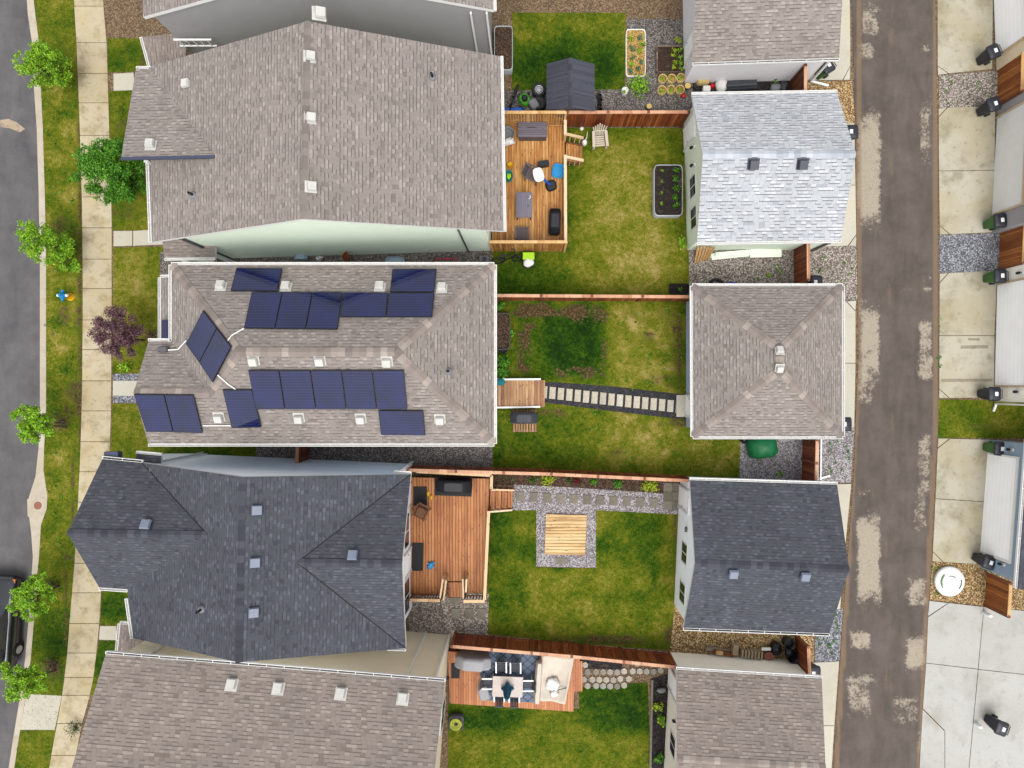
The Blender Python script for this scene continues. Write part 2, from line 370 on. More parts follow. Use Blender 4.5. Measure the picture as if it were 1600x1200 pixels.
M['fence_brown'] = m_boards('fence_brown', (122, 66, 36), (158, 94, 54), (76, 38, 22), wd=.14, streak=.7, gap=.6)
M['fence_alley'] = m_boards('fence_alley', (158, 88, 36), (196, 126, 62), (112, 54, 20), wd=.14, swap=False, streak=.7, gap=.45)
M['cap_wood'] = m_boards('cap_board', (206, 152, 118), (232, 184, 148), (168, 108, 76), wd=.4, gap=.05)
M['post_wood'] = m_boards('post_wood', (128, 66, 38), (160, 96, 60), (84, 42, 24), wd=.3, gap=.1)
M['grey_wood'] = m_boards('weathered_lumber', (120, 100, 86), (160, 138, 116), (78, 60, 50), wd=.2, swap=True, gap=.4)
M['rail_cap'] = m_boards('rail_cap', (222, 184, 138), (238, 206, 164), (190, 144, 100), wd=.5, gap=.05)
M['baluster'] = m_plain('baluster_brown', (112, 70, 44), .7, .2)
M['gravel'] = m_gravel('gravel_mixed', [(116, 104, 94), (156, 144, 134), (194, 182, 170), (220, 212, 202), (138, 120, 104)], 13, .05)
M['gravel_dark'] = m_gravel('gravel_dark', [(84, 78, 74), (116, 108, 102), (146, 138, 132), (176, 168, 164), (100, 88, 80)], 15)
M['gravel_tan'] = m_gravel('gravel_tan', [(120, 88, 50), (176, 140, 86), (212, 182, 128), (232, 208, 164), (146, 110, 66)], 13, .02)
M['gravel_grey'] = m_gravel('gravel_grey', [(98, 100, 106), (134, 136, 144), (170, 172, 180), (202, 204, 212), (112, 110, 110)], 13, .05)
M['gravel_purple'] = m_gravel('gravel_pale', [(126, 120, 122), (164, 156, 160), (196, 188, 190), (220, 214, 216), (146, 134, 134)], 14)
M['charcoal'] = m_gravel('charcoal_chips', [(42, 42, 46), (60, 60, 66), (80, 80, 86), (54, 52, 56)], 16)
M['mulch'] = m_gravel('mulch', [(58, 42, 32), (90, 66, 48), (122, 94, 70), (74, 54, 42)], 12)
M['mulch_dark'] = m_gravel('mulch_dark', [(30, 28, 30), (46, 42, 42), (66, 60, 58), (38, 34, 34)], 12)
M['soil'] = m_gravel('soil', [(52, 36, 28), (72, 52, 40), (90, 66, 52), (60, 44, 34)], 18)
M['soil_dark'] = m_gravel('soil_dark', [(34, 26, 24), (48, 38, 34), (66, 54, 48), (40, 30, 28)], 18)
M['straw'] = m_gravel('straw', [(150, 112, 50), (206, 168, 86), (236, 206, 132), (180, 140, 70)], 16)
M['ground'] = m_gravel('bare_ground', [(110, 88, 64), (140, 116, 88), (164, 140, 110), (124, 100, 74)], 12)
M['walk'] = m_concrete('walk_concrete', (200, 188, 160), (140, 122, 84), .8, 1.3, (196, 178, 136))
M['pad'] = m_concrete('pad_concrete', (192, 186, 168), (134, 124, 98), .8, .7, (176, 165, 130))
M['pad_new'] = m_concrete('pad_concrete_new', (190, 190, 186), (146, 138, 122), .5, .5, (182, 180, 172))
M['pad_clean'] = m_concrete('pad_concrete_clean', (204, 200, 186), (178, 168, 146), .35, .5, (210, 202, 180))
M['stain'] = m_concrete('stained_concrete', (158, 151, 134), (128, 120, 102), .8, 3.5, (166, 156, 130))
M['scar'] = m_concrete('scraped_asphalt', (186, 168, 146), (130, 118, 108), .9, 4, (176, 156, 130))
M['kerb'] = m_concrete('kerb_concrete', (200, 190, 174), (160, 146, 128), .5, 1.5, (196, 182, 160))
M['slab'] = m_varied('slab_beige', [(188, 180, 160), (206, 198, 178), (196, 184, 160), (210, 204, 188)])
M['paver'] = m_varied('paver_grey', [(116, 110, 98), (140, 134, 120), (124, 118, 104), (150, 144, 130)])
M['hexp'] = m_varied('paver_hex', [(120, 116, 110), (186, 178, 162), (160, 156, 148), (204, 198, 184), (138, 128, 112)])
M['asphalt'] = m_asphalt('asphalt_street', (96, 94, 96), (112, 110, 110), False)
M['alley'] = m_asphalt('asphalt_alley', (92, 83, 77), (112, 102, 95))
M['lawn'] = m_lawn('lawn')
M['leaf_lime'] = m_leaf('leaf_lime', [(78, 126, 18), (130, 188, 32), (196, 236, 70), (158, 212, 44), (98, 156, 24), (172, 222, 60)])
M['leaf_green'] = m_leaf('leaf_green', [(40, 84, 16), (78, 146, 30), (140, 206, 62), (60, 112, 22), (104, 176, 44), (50, 100, 20)])
M['leaf_dark'] = m_leaf('leaf_dark', [(36, 62, 16), (62, 96, 26), (94, 124, 40), (46, 74, 20)])
M['leaf_purple'] = m_leaf('leaf_purple', [(84, 52, 60), (124, 84, 94), (160, 124, 130), (98, 62, 72)])
M['leaf_kale'] = m_leaf('leaf_kale', [(70, 112, 92), (104, 144, 120), (134, 168, 120), (88, 128, 84)])
M['leaf_yellow'] = m_leaf('leaf_yellow', [(150, 186, 26), (190, 216, 50), (210, 228, 80)])
M['leaf_red'] = m_leaf('leaf_red', [(110, 36, 36), (140, 54, 50), (90, 30, 34)])
M['twig'] = m_plain('twig', (88, 66, 58), .9, .3)
M['bark'] = m_plain('bark', (104, 84, 68), .9, .3, 8)
M['bin_black'] = m_plain('bin_black', (42, 44, 52), .42, .12)
M['bin_green'] = m_plain('bin_green', (58, 108, 42), .45, .12)
M['sticker'] = m_plain('sticker_white', (240, 240, 240), .5, .02)
M['blue'] = m_plain('plastic_blue', (34, 92, 190), .4, .1)
M['sky_blue'] = m_plain('plastic_sky_blue', (40, 150, 210), .4, .1)
M['teal'] = m_plain('teal_cloth', (18, 92, 122), .75, .18, 6)
M['teal_mat'] = m_plain('teal_mat', (28, 130, 130), .8, .15, 10)
M['lime'] = m_plain('lime_plastic', (170, 220, 20), .45, .06)
M['mower_green'] = m_plain('mower_green', (70, 150, 36), .4, .1)
M['yellow'] = m_plain('yellow_paint', (226, 170, 20), .45, .1)
M['red'] = m_plain('red_plastic', (200, 30, 26), .45, .1)
M['hyd_blue'] = m_plain('hydrant_blue', (30, 140, 205), .4, .08)
M['tarp_green'] = m_plain('tarp_green', (24, 112, 64), .5, .22, 3, bump=.5)
M['rug'] = m_plain('rug_blue_grey', (112, 126, 146), .95, .12, 3)
M['rug_line'] = m_plain('rug_line', (66, 76, 92), .95, .1)
M['cushion'] = m_plain('sling_grey', (84, 86, 94), .8, .1)
M['table_top'] = m_plain('tile_top', (206, 192, 184), .5, .14, 2)
M['brown_cush'] = m_plain('brown_wicker', (120, 82, 58), .8, .15, 6)
M['beige_resin'] = m_plain('beige_resin', (206, 192, 172), .6, .06)
M['burlap'] = m_plain('burlap', (206, 180, 120), .9, .15, 10)
M['stump'] = m_plain('cut_wood', (222, 188, 110), .8, .18, 9)
M['brick'] = m_plain('paving_brick', (172, 152, 122), .9, .14, 4)
M['bag'] = m_plain('refuse_bag', (24, 24, 30), .3, .3, 4)
M['car'] = m_plain('car_paint', (26, 30, 38), .18, .08, spec=.6)
M['car_glass'] = m_plain('car_glass', (36, 44, 54), .06, .1, spec=.7)
M['amber'] = m_plain('lamp_amber', (220, 120, 60), .3, .1)
M['manhole'] = m_plain('rusty_iron', (150, 96, 78), .8, .15, 8)
M['rope'] = m_plain('yellow_hose', (196, 204, 60), .5, .1)
s_ = S('solar_glass'); u_, v_, _z = s_.sep(s_.uv())
fr_ = s_.m('FRACT', s_.m('DIVIDE', v_, .13)); ln_ = s_.m('MULTIPLY', s_.m('LESS_THAN', fr_, .2), .22); n_ = s_.noise(s_.uv(), .8, 3)
c_ = s_.mix(ln_, s_.ramp(n_, [(.3, lin((7, 13, 52))), (.7, lin((16, 26, 82)))]), lin((66, 78, 130)))
M['solar'] = s_.out(c_, .05, spec=.5); M['solar_edge'] = m_plain('solar_frame', (22, 24, 32), .4, .1)

# ---------------------------------------------------------------- ground sheets
def inpoly(x, y, P):
    c = False; j = len(P)-1
    for i in range(len(P)):
        if (P[i][1] > y) != (P[j][1] > y) and x < (P[j][0]-P[i][0])*(y-P[i][1])/(P[j][1]-P[i][1])+P[i][0]: c = not c
        j = i
    return c
BLOBS = []     # (px, py, rx, ry, channel, amount, box?)
def attrs(x, y):
    px, py = NX + x*F/H, NY - y*F/H; o = {}
    for bx, by, rx, ry, ch, am, sq in BLOBS:
        dx, dy = abs(px-bx)/rx, abs(py-by)/ry
        if dx > 1.6 or dy > 1.6: continue
        d = max(dx, dy) if sq else math.hypot(dx, dy)
        f = max(0, min(1, (1.35-d)/.7))*am
        o[ch] = max(o.get(ch, 0), f) if am > 0 else min(o.get(ch, 0), o.get(ch, 0)+f)
    return o
def sheet(name, px, z, mat, step=.35, chans=('dry', 'lush', 'dirt'), kind='structure'):
    pts = [W2(*p) for p in px]
    bm = bmesh.new(); bm.faces.new([bm.verts.new((x, y, z)) for x, y in pts])
    if chans:
        xs = [p[0] for p in pts]; ys = [p[1] for p in pts]
        for ax, lo, hi in ((0, min(xs), max(xs)), (1, min(ys), max(ys))):
            q = lo+step
            while q < hi:
                co = [0, 0, 0]; no = [0, 0, 0]; co[ax] = q; no[ax] = 1
                bmesh.ops.bisect_plane(bm, geom=bm.verts[:]+bm.edges[:]+bm.faces[:], plane_co=co, plane_no=no, dist=1e-4); q += step
    bm.normal_update()
    for f in bm.faces:
        if f.normal.z < 0: f.normal_flip()
    me = bpy.data.meshes.new(name); bm.to_mesh(me); bm.free(); me.materials.append(mat)
    if chans:
        vals = [attrs(v.co.x, v.co.y) for v in me.vertices]
        for ch in chans:
            a = me.attributes.new(ch, 'FLOAT', 'POINT'); a.data.foreach_set('value', [v.get(ch, 0) for v in vals])
    o = bpy.data.objects.new(name, me); COL.objects.link(o); o['kind'] = kind
    return o
def slab(name, px, z0, z1, mat, kind='structure', bev=0):
    b = MB().prism([W2(*p) for p in px], z0, z1); o = b.build(name, mat, origin=(0, 0, 0), bev=bev)
    if kind: o['kind'] = kind
    return o

def B(x, y, rx, ry, ch, am=1, sq=0): BLOBS.append((x, y, rx, ry, ch, am, sq))
# lawn tone: dry, lush and bare places
B(965, 300, 75, 70, 'dry', .55); B(1000, 400, 70, 50, 'dry', .6); B(960, 420, 120, 30, 'dry', .3); B(900, 300, 25, 110, 'lush', .35)
B(830, 435, 70, 40, 'lush', .55); B(1040, 215, 40, 20, 'dirt', .3); B(1060, 330, 25, 20, 'dirt', .45); B(990, 240, 40, 14, 'dirt', .32); B(970, 455, 60, 6, 'dirt', .35)
B(895, 535, 50, 50, 'lush', 1.0, 1); B(868, 536, 58, 50, 'lush', .5, 1); _q = random.Random(31)
for _ in range(34): B(_q.uniform(808, 945), _q.gauss(486, 5), _q.uniform(7, 16), _q.uniform(4, 9), 'dirt', _q.uniform(.6, 1))
for _ in range(30): B(_q.gauss(820, 7), _q.uniform(484, 588), _q.uniform(5, 11), _q.uniform(5, 11), 'dirt', _q.uniform(.45, .85))
for _ in range(14): B(_q.gauss(946, 3), _q.uniform(486, 588), _q.uniform(3, 6), _q.uniform(6, 12), 'dirt', _q.uniform(.5, .8))
for _ in range(12): B(_q.uniform(870, 945), _q.gauss(584, 4), _q.uniform(7, 12), _q.uniform(4, 7), 'dirt', _q.uniform(.5, .8))
for _ in range(40): B(_q.uniform(955, 1062), _q.uniform(475, 725), _q.uniform(5, 12), _q.uniform(5, 10), 'dry', _q.uniform(.5, 1))
B(1060, 550, 9, 70, 'dirt', .6, 1); B(1010, 500, 60, 30, 'dry', .4); B(980, 560, 30, 50, 'dry', .5); B(1030, 590, 25, 14, 'dirt', .5); B(1020, 490, 50, 18, 'dirt', .4); B(860, 645, 30, 10, 'dirt', .55, 1)
B(1000, 690, 60, 35, 'dry', .5); B(1060, 660, 20, 14, 'dirt', .6); B(990, 715, 90, 14, 'dirt', .32); B(860, 690, 60, 40, 'lush', .3); B(780, 700, 12, 40, 'lush', .5); B(1110, 710, 50, 30, 'dry', .35)
B(800, 850, 28, 120, 'lush', .45); B(860, 930, 60, 30, 'dry', .3); B(1000, 840, 40, 60, 'lush', .35); B(985, 945, 60, 35, 'lush', .2); B(930, 930, 60, 30, 'dry', .3); B(950, 1000, 120, 9, 'dirt', .6); B(1052, 870, 6, 110, 'dirt', .5, 1); B(1045, 990, 12, 20, 'dirt', .6)
B(885, 105, 95, 45, 'lush', .85); B(900, 78, 25, 8, 'dry', .3); B(980, 1100, 80, 40, 'lush', .8); B(760, 1120, 60, 20, 'lush', .8)
for y in range(80, 1100, 60): B(125 if y < 700 else 118-(y-700)*.06, y, 5, 34, 'dirt', .62, 1)
B(98, 498, 14, 22, 'dirt', .6); B(100, 350, 20, 18, 'dirt', .5); B(112, 610, 14, 18, 'dirt', .6); B(105, 640, 12, 10, 'dirt', .6); B(90, 100, 20, 14, 'lush', .5); B(95, 480, 26, 100, 'dry', .35); B(95, 220, 26, 60, 'dry', .25)
B(100, 390, 22, 40, 'lush', .4); B(85, 990, 40, 60, 'lush', .5); B(85, 1050, 16, 20, 'dirt', .6); B(108, 870, 8, 14, 'dirt', .6); B(75, 940, 30, 20, 'dry', .2); B(100, 740, 26, 60, 'dry', .2)
B(200, 460, 40, 90, 'dry', .5); B(190, 330, 30, 18, 'dirt', .5); B(215, 410, 30, 30, 'dirt', .28); B(190, 200, 14, 20, 'dirt', .45); B(200, 90, 30, 20, 'lush', .5); B(225, 95, 8, 14, 'dirt', .5); B(200, 180, 14, 20, 'lush', .5)
B(210, 650, 30, 30, 'dry', .3); B(330, 710, 60, 14, 'lush', .4); B(180, 945, 30, 25, 'lush', .7); B(165, 1030, 20, 40, 'lush', .7)
B(1505, 648, 30, 20, 'lush', .2); B(1535, 668, 30, 12, 'dirt', .5); B(1478, 650, 10, 8, 'dirt', .5); B(1570, 650, 30, 20, 'dry', .2)
_r = random.Random(12)
for _ in range(26): B(_r.uniform(768, 1045), _r.uniform(808, 990), _r.uniform(8, 18), _r.uniform(8, 18), 'lush', _r.uniform(.4, .8))
for _ in range(22): B(_r.uniform(770, 1060), _r.uniform(810, 990), _r.uniform(10, 20), _r.uniform(8, 16), 'dry', _r.uniform(.3, .6))
for _ in range(30): B(_r.uniform(890, 1065), _r.uniform(210, 455), _r.uniform(8, 22), _r.uniform(8, 18), 'dry', _r.uniform(.3, .7))
for _ in range(24): B(_r.uniform(950, 1060), _r.uniform(480, 725), _r.uniform(6, 14), _r.uniform(6, 12), 'dirt', _r.uniform(.35, .6))
for _ in range(30): B(_r.uniform(72, 122), _r.uniform(70, 800), _r.uniform(6, 12), _r.uniform(6, 14), 'dry' if _ % 2 else 'lush', _r.uniform(.4, .8))
for _ in range(10): B(_r.uniform(72, 122), _r.uniform(70, 700), _r.uniform(5, 9), _r.uniform(5, 9), 'dirt', _r.uniform(.4, .6))
# worn patches and dust on the alley
for x, y, rx, ry, am in [(1357, 265, 18, 84, .98), (1352, 80, 13, 15, .6), (1445, 205, 9, 52, .6), (1448, 75, 8, 7, .5), (1358, 535, 16, 55, .9), (1352, 598, 15, 32, .62), (1446, 535, 11, 38, .66), (1445, 572, 13, 22, .72),
      (1444, 725, 11, 52, .6), (1438, 800, 12, 32, .45), (1354, 770, 14, 8, .35), (1357, 872, 18, 66, 1.0), (1420, 930, 10, 14, .42), (1434, 925, 14, 24, .7), (1344, 1000, 17, 14, .8), (1430, 1020, 16, 26, .85), (1342, 1085, 18, 32, .66),
      (1357, 1062, 14, 5, .7), (1415, 1110, 22, 22, .5), (1424, 1095, 12, 5, .6), (1418, 452, 12, 5, .4), (1449, 452, 9, 5, .6), (1447, 435, 9, 20, .33), (1350, 480, 12, 16, .5), (1445, 1160, 12, 20, .6), (1360, 30, 15, 25, .6)]:
    B(x, y, rx, ry, 'wear', am, 1)
for y in range(20, 1200, 40):
    B(1341 if y < 600 else 1341-(y-600)*.058, y, 5, 28, 'dust', .75, 1); B(1461 if y < 660 else 1461-(y-660)*.045, y, 5, 28, 'dust', .75, 1); B(1392 - max(0, y-600)*.02 + 3*math.sin(y*.05), y, 5, 22, 'dust', .35+.2*math.sin(y*.031), 0)

# ground to the horizon, below road level; raised lots; street
MB().quad((-600, -600, -.30), (600, -600, -.30), (600, 600, -.30), (-600, 600, -.30)).build('ground', M['ground'], origin=(0, 0, 0))['kind'] = 'structure'
kerb_out = [(40, -40), (44, 20), (51, 67), (54, 140), (58, 200), (61, 300), (63, 400), (63, 640), (61, 700), (56, 745), (45, 780), (45, 800), (49, 830), (52, 870), (50, 900), (46, 960), (40, 1030), (32, 1090), (22, 1150), (8, 1240)]
kerb_in = [(48, -40), (55, 20), (61, 67), (64, 140), (67, 200), (70, 300), (72, 400), (72, 640), (69, 700), (68, 735), (74, 775), (73, 795), (64, 820), (61, 870), (58, 900), (54, 960), (48, 1030), (40, 1090), (30, 1150), (16, 1240)]
slab('lot_ground', kerb_in + [(1900, 1240), (1900, -40)], -.28, 0, M['ground'])
sheet('street', [(-500, -60)] + [(x+3, y) for x, y in kerb_out] + [(-500, 1240)], -.14, M['asphalt'], chans=None)
kb = MB()
for i in range(len(kerb_out)-1):
    a, b, c, d = kerb_out[i], kerb_out[i+1], kerb_in[i+1], kerb_in[i]
    kb.prism([W2(*a), W2(*b), W2(*c), W2(*d)], -.27, .006 if i % 1 == 0 else 0)

kb.build('kerb', M['kerb'], origin=(0, 0, 0))['kind'] = 'structure'
g2 = [(x-3.5, y) for x, y in kerb_out]
gb = MB()
for i in range(len(kerb_out)-1): gb.prism([W2(*g2[i]), W2(*g2[i+1]), W2(*kerb_out[i+1]), W2(*kerb_out[i])], -.2, -.125)
gb.build('gutter_pan', M['kerb'], origin=(0, 0, 0))['kind'] = 'structure'

# pavement panels with joints
wl = [(115, -40), (117, 20), (120, 67), (125, 190), (129, 330), (130, 470), (129, 600), (127, 680), (124, 760), (117, 880), (111, 950), (105, 1030), (98, 1085), (88, 1140), (70, 1240)]
wr = [(158, -40), (163, 20), (167, 67), (171, 200), (175, 330), (175, 470), (174, 640), (172, 700), (167, 790), (160, 890), (156, 970), (148, 1050), (140, 1090), (126, 1140), (108, 1240)]
def ix(L, y):
    for (x0, y0), (x1, y1) in zip(L, L[1:]):
        if y0 <= y <= y1: return x0+(x1-x0)*(y-y0)/(y1-y0)
    return L[-1][0]
jy = [-36, 10, 67, 115, 161, 212, 262, 308, 356, 405, 451, 500, 546, 595, 642, 690, 737, 785, 832, 880, 926, 974, 1020, 1058, 1086, 1130, 1180, 1236]
wb = MB()
for a, b in zip(jy, jy[1:]):
    wb.prism([W2(ix(wl, a), a+.5), W2(ix(wr, a), a+.5), W2(ix(wr, b), b-.5), W2(ix(wl, b), b-.5)], -.05, .03)
wb.build('pavement', M['walk'], origin=(0, 0, 0))['kind'] = 'structure'
# front walks and the crossing slab at the corner
slab('front_walk', [(178, 115.5), (209, 114), (212, 141), (178, 142)], 0, .03, M['pad_clean'])
slab('front_walk', [(178, 361), (207, 361), (207, 384), (178, 385)], 0, .03, M['pad_clean'])
slab('front_walk', [(208.5, 361), (254, 358), (256, 382), (208.5, 384)], 0, .03, M['pad_clean'])
slab('front_walk', [(177, 595), (222, 595), (220, 619), (177, 618)], 0, .03, M['pad_clean'])
slab('front_walk', [(157, 978), (182, 978), (184, 1000), (155, 999)], 0, .03, M['pad_clean'])
slab('crossing_ramp', [(42, 1084), (97, 1087), (86, 1140), (32, 1140)], -.01, .025, M['pad_clean'])
sheet('gravel_strip', [(177, 584), (222, 584), (222, 630), (177, 629)], .008, M['gravel_grey'], chans=None)

# lawns
blv = [(x+.5, y) for x, y in kerb_in] + [(x-.6, y) for x, y in wl[::-1]]
lawns = [blv,
  [(168, 60), (236, 60), (236, 112), (169, 113)], [(170, 143), (236, 140), (250, 360), (176, 360)], [(177, 387), (290, 385), (290, 583), (176, 583)],
  [(176, 631), (240, 630), (400, 690), (400, 730), (172, 740)], [(160, 900), (260, 900), (260, 977), (157, 977)], [(155, 1001), (190, 1001), (190, 1040), (140, 1090)],
  [(770, 196), (1072, 200), (1076, 300), (1077, 458), (1077, 469), (770, 469)],
  [(770, 470), (1074, 471), (1074, 620), (960, 604), (848, 597), (770, 590)], [(770, 640), (845, 629), (960, 640), (1074, 656), (1160, 684), (1156, 750), (1070, 744), (770, 732)],
  [(768, 796), (838, 796), (838, 886), (930, 888), (932, 796), (1034, 800), (1064, 800), (1056, 945), (1046, 1016), (900, 1006), (762, 990), (762, 800)],
  [(800, 20), (978, 20), (976, 140), (800, 142)], [(700, 1098), (905, 1108), (905, 1074), (1012, 1066), (1018, 1240), (700, 1240)],
  [(1466, 624), (1700, 628), (1700, 685), (1465, 684)], [(1461, 480), (1466, 480), (1466, 500), (1461, 500)]]
for P in lawns: sheet('lawn', P, .012, M['lawn'])
# gravel, mulch and soil
def bed(name, P, mat, z=.016, kind='structure'): return sheet(name, P, z, M[mat], chans=None, kind=kind)
bed('gravel_yard', [(1076, 386), (1292, 384), (1338, 382), (1340, 470), (1080, 470), (1077, 460)], 'gravel')
bed('gravel_yard', [(1157, 684), (1335, 668), (1329, 754), (1155, 750)], 'gravel_purple')
bed('gravel_yard', [(1054, 948), (1272, 955), (1272, 1040), (1046, 1022)], 'gravel_tan')
bed('gravel_yard', [(1273, 951), (1317, 952), (1311, 1034), (1273, 1036)], 'gravel_grey')
bed('gravel_yard', [(1262, 127), (1331, 127), (1336, 196), (1262, 196)], 'gravel_tan')
bed('gravel_yard', [(1466.5, 118), (1700, 100), (1700, 165), (1467.5, 169)], 'gravel')
bed('gravel_yard', [(1467.5, 367), (1700, 360), (1700, 420), (1467.5, 427)], 'gravel_grey')
bed('gravel_yard', [(1457, 878), (1700, 890), (1700, 966), (1600, 954), (1452, 937)], 'gravel_tan')
bed('gravel_side_yard', [(400, 690), (769, 694), (769, 730), (648, 728), (640, 760), (400, 730)], 'gravel_dark')
bed('gravel_side_yard', [(250, 394), (768, 390), (768, 430), (250, 430)], 'gravel_dark')
bed('gravel_side_yard', [(636, 928), (764, 928), (762, 992), (640, 990)], 'gravel')
bed('gravel_yard', [(930, 140), (979, 140), (979, 30), (1082, 30), (1082, 140), (1082, 200), (770, 199), (770, 142)], 'gravel_dark')
bed('gravel_yard', [(1082, 126), (1240, 126), (1240, 196), (1083, 196)], 'mulch_dark')
bed('charcoal_path', [(840, 597), (870, 597.5), (960, 604), (1069, 616.5), (1075, 656), (960, 643), (845, 628), (840, 628)], 'charcoal', .02)
bed('garden_bed', [(769, 738), (1036, 748), (1036, 772), (900, 762), (769, 757)], 'mulch', .018)
bed('gravel_path', [(803, 757), (900, 762), (1036, 771), (1063, 756), (1066, 804), (931, 797), (931, 887), (838, 885), (838, 797), (800, 797)], 'gravel_purple', .02)
bed('mulch_bed', [(908, 1028), (972, 1036), (972, 1046), (908, 1044)], 'mulch_dark', .02)
bed('mulch_bed', [(1019, 1060), (1050, 1050), (1046, 1240), (1018, 1240)], 'mulch_dark', .02)
# alley and its concrete aprons
al = [(1326, -40), (1331, 20), (1333, 67), (1336, 200), (1338, 330), (1340, 450), (1341, 560), (1337, 650), (1334, 740), (1326, 850), (1318, 950), (1311, 1050), (1305, 1140), (1300, 1240)]
ar = [(1460, -40), (1461, 20), (1462, 67), (1465, 250), (1466, 450), (1466, 650), (1464, 700), (1458, 800), (1454, 900), (1450, 950), (1446, 1050), (1440, 1140), (1432, 1240)]
sheet('alley', al + ar[::-1], .022, M['alley'], .16, ('wear', 'dust'))
def pad(panels, mat):
    b = MB()
    for P in panels: b.prism([W2(*p) for p in P], 0, .045)
    b.build('driveway', M[mat], origin=(0, 0, 0))['kind'] = 'structure'
pad([[(1464, -30), (1551, -30), (1549, 108), (1482, 115), (1464.5, 103)], [(1464.7, 104.5), (1480, 115.2), (1465, 117.5)]], 'pad')
pad([[(1480, 169), (1554, 166), (1553, 266), (1466.5, 267), (1466, 184)], [(1466, 182), (1466, 170.5), (1478, 169.2)], [(1466.5, 268), (1553, 267), (1550, 363), (1484, 366), (1467.5, 352)], [(1467.5, 353.5), (1482, 366.2), (1467.5, 366.5)]], 'pad')
pad([[(1482, 427), (1557, 423), (1553, 524), (1467.2, 524), (1467.5, 443)], [(1467.5, 441), (1467.5, 428), (1480, 427.2)], [(1467, 525), (1553, 525), (1552, 621), (1483, 621.5), (1467, 607)], [(1467, 608.5), (1481, 621.7), (1467, 622)]], 'pad')
pad([[(1484, 685.5), (1546, 687), (1541, 783.5), (1461, 778.5), (1464.5, 701)], [(1464.7, 699), (1465.5, 685), (1482, 685.3)], [(1461, 779.5), (1541, 784.5), (1531, 881), (1474, 878), (1457, 861)], [(1457, 862.5), (1472, 878), (1456, 876.5)]], 'pad')
pad([[(1482, 942), (1536, 948), (1527, 1044.5), (1446.5, 1035), (1449.6, 964)], [(1449.6, 962), (1451.5, 938.5), (1480, 941.8)], [(1537, 948), (1720, 966), (1720, 1066), (1528, 1045)], [(1446.5, 1036), (1527, 1045.5), (1509, 1240), (1476, 1240), (1476, 1141), (1441.5, 1106)], [(1528, 1046), (1720, 1067), (1720, 1240), (1510, 1240)], [(1441, 1108), (1475, 1142), (1475, 1240), (1434, 1240)]], 'pad_new')
pad([[(1255, -30), (1326.5, -30), (1328, 67), (1328, 103), (1316, 125), (1262, 126)], [(1328, 105), (1327, 125), (1317.5, 125)]], 'pad_clean')
pad([[(1262, 196), (1334, 193), (1336, 289), (1262, 290)], [(1262, 291), (1336, 290), (1337.2, 366), (1324, 384), (1262, 386)], [(1337.2, 368), (1337.2, 384), (1326, 384)]], 'pad_clean')
pad([[(1290, 471), (1321, 471), (1336, 487), (1336, 567), (1290, 567)], [(1323, 471), (1337, 470), (1336, 485)], [(1290, 568), (1336, 568), (1334, 668), (1290, 670)]], 'pad_clean')
pad([[(1270, 757), (1329.5, 756), (1320, 853), (1270, 852)], [(1270, 853), (1320, 854), (1312, 951), (1270, 953)]], 'pad_clean')
pad([[(1250, 1036), (1310.5, 1033), (1303, 1133), (1250, 1131)], [(1250, 1132), (1303, 1134), (1296, 1240), (1250, 1240)]], 'pad_clean')
for P in ([(1500, 540), (1543, 539), (1543, 544.5), (1500, 545)], [(1470, 592), (1550, 591.5), (1550, 596), (1470, 597)], [(1512, 528), (1530, 529), (1530, 532), (1512, 532)]): sheet('tyre_mark', P, .049, M['stain'], chans=None)
sheet('street_scar', [(-4, 186), (10, 184), (24, 190), (36, 200), (28, 205), (12, 199), (-4, 197)], -.134, M['scar'], chans=None)
# grass blades and weeds over the lawns (uncountable)
rg = random.Random(5)
gv, gf, ga = [], [], {'dry': [], 'lush': [], 'dirt': []}
for P in lawns:
    pts = [W2(*p) for p in P]; xs = [p[0] for p in pts]; ys = [p[1] for p in pts]
    n = int((max(xs)-min(xs))*(max(ys)-min(ys))*120)
    for _ in range(n):
        x, y = rg.uniform(min(xs), max(xs)), rg.uniform(min(ys), max(ys))
        if not inpoly(x, y, pts): continue
        a = attrs(x, y)
        if a.get('dirt', 0) > .3 and rg.random() < .8: continue
        t = rg.uniform(0, 6.28); h = rg.uniform(.03, .075); wd = rg.uniform(.008, .018); lx, ly = rg.gauss(0, .04), rg.gauss(0, .04)
        o = len(gv); gv += [(x-wd*math.cos(t), y-wd*math.sin(t), .012), (x+wd*math.cos(t), y+wd*math.sin(t), .012), (x+lx, y+ly, h)]
        gf.append((o, o+1, o+2))
        d = rg.gauss(0, .35)
        for _k in range(3):
            ga['dry'].append(a.get('dry', 0)+max(0, d)); ga['lush'].append(a.get('lush', 0)+max(0, -d)); ga['dirt'].append(0)
me = bpy.data.meshes.new('grass'); me.from_pydata(gv, [], gf); me.materials.append(M['lawn'])
for ch in ga: me.attributes.new(ch, 'FLOAT', 'POINT').data.foreach_set('value', ga[ch])
gr_o = bpy.data.objects.new('grass', me); COL.objects.link(gr_o); gr_o['kind'] = 'stuff'
wd_b = MB()
for (x0, y0, x1, y1, n) in [(960, 480, 1068, 610, 46), (870, 640, 1140, 735, 40), (1180, 400, 1335, 460, 26), (1290, 690, 1330, 745, 16), (1275, 960, 1315, 1030, 18), (780, 575, 800, 588, 6), (778, 640, 800, 665, 8), (70, 90, 118, 900, 60), (1470, 120, 1550, 165, 12), (1160, 700, 1250, 745, 5), (1466, 440, 1468, 600, 8), (1455, 885, 1475, 930, 8), (780, 742, 840, 756, 8)]:
    for _ in range(n):
        p = W(rg.uniform(x0, x1), rg.uniform(y0, y1)); r = rg.uniform(.05, .14)
        wd_b.leaves([((p.x, p.y, .05), (r, r, .05))], rg.randint(6, 14), .085, rg)
tag(wd_b.build('weeds', M['leaf_green'], origin=(0, 0, 0)), kind='stuff')
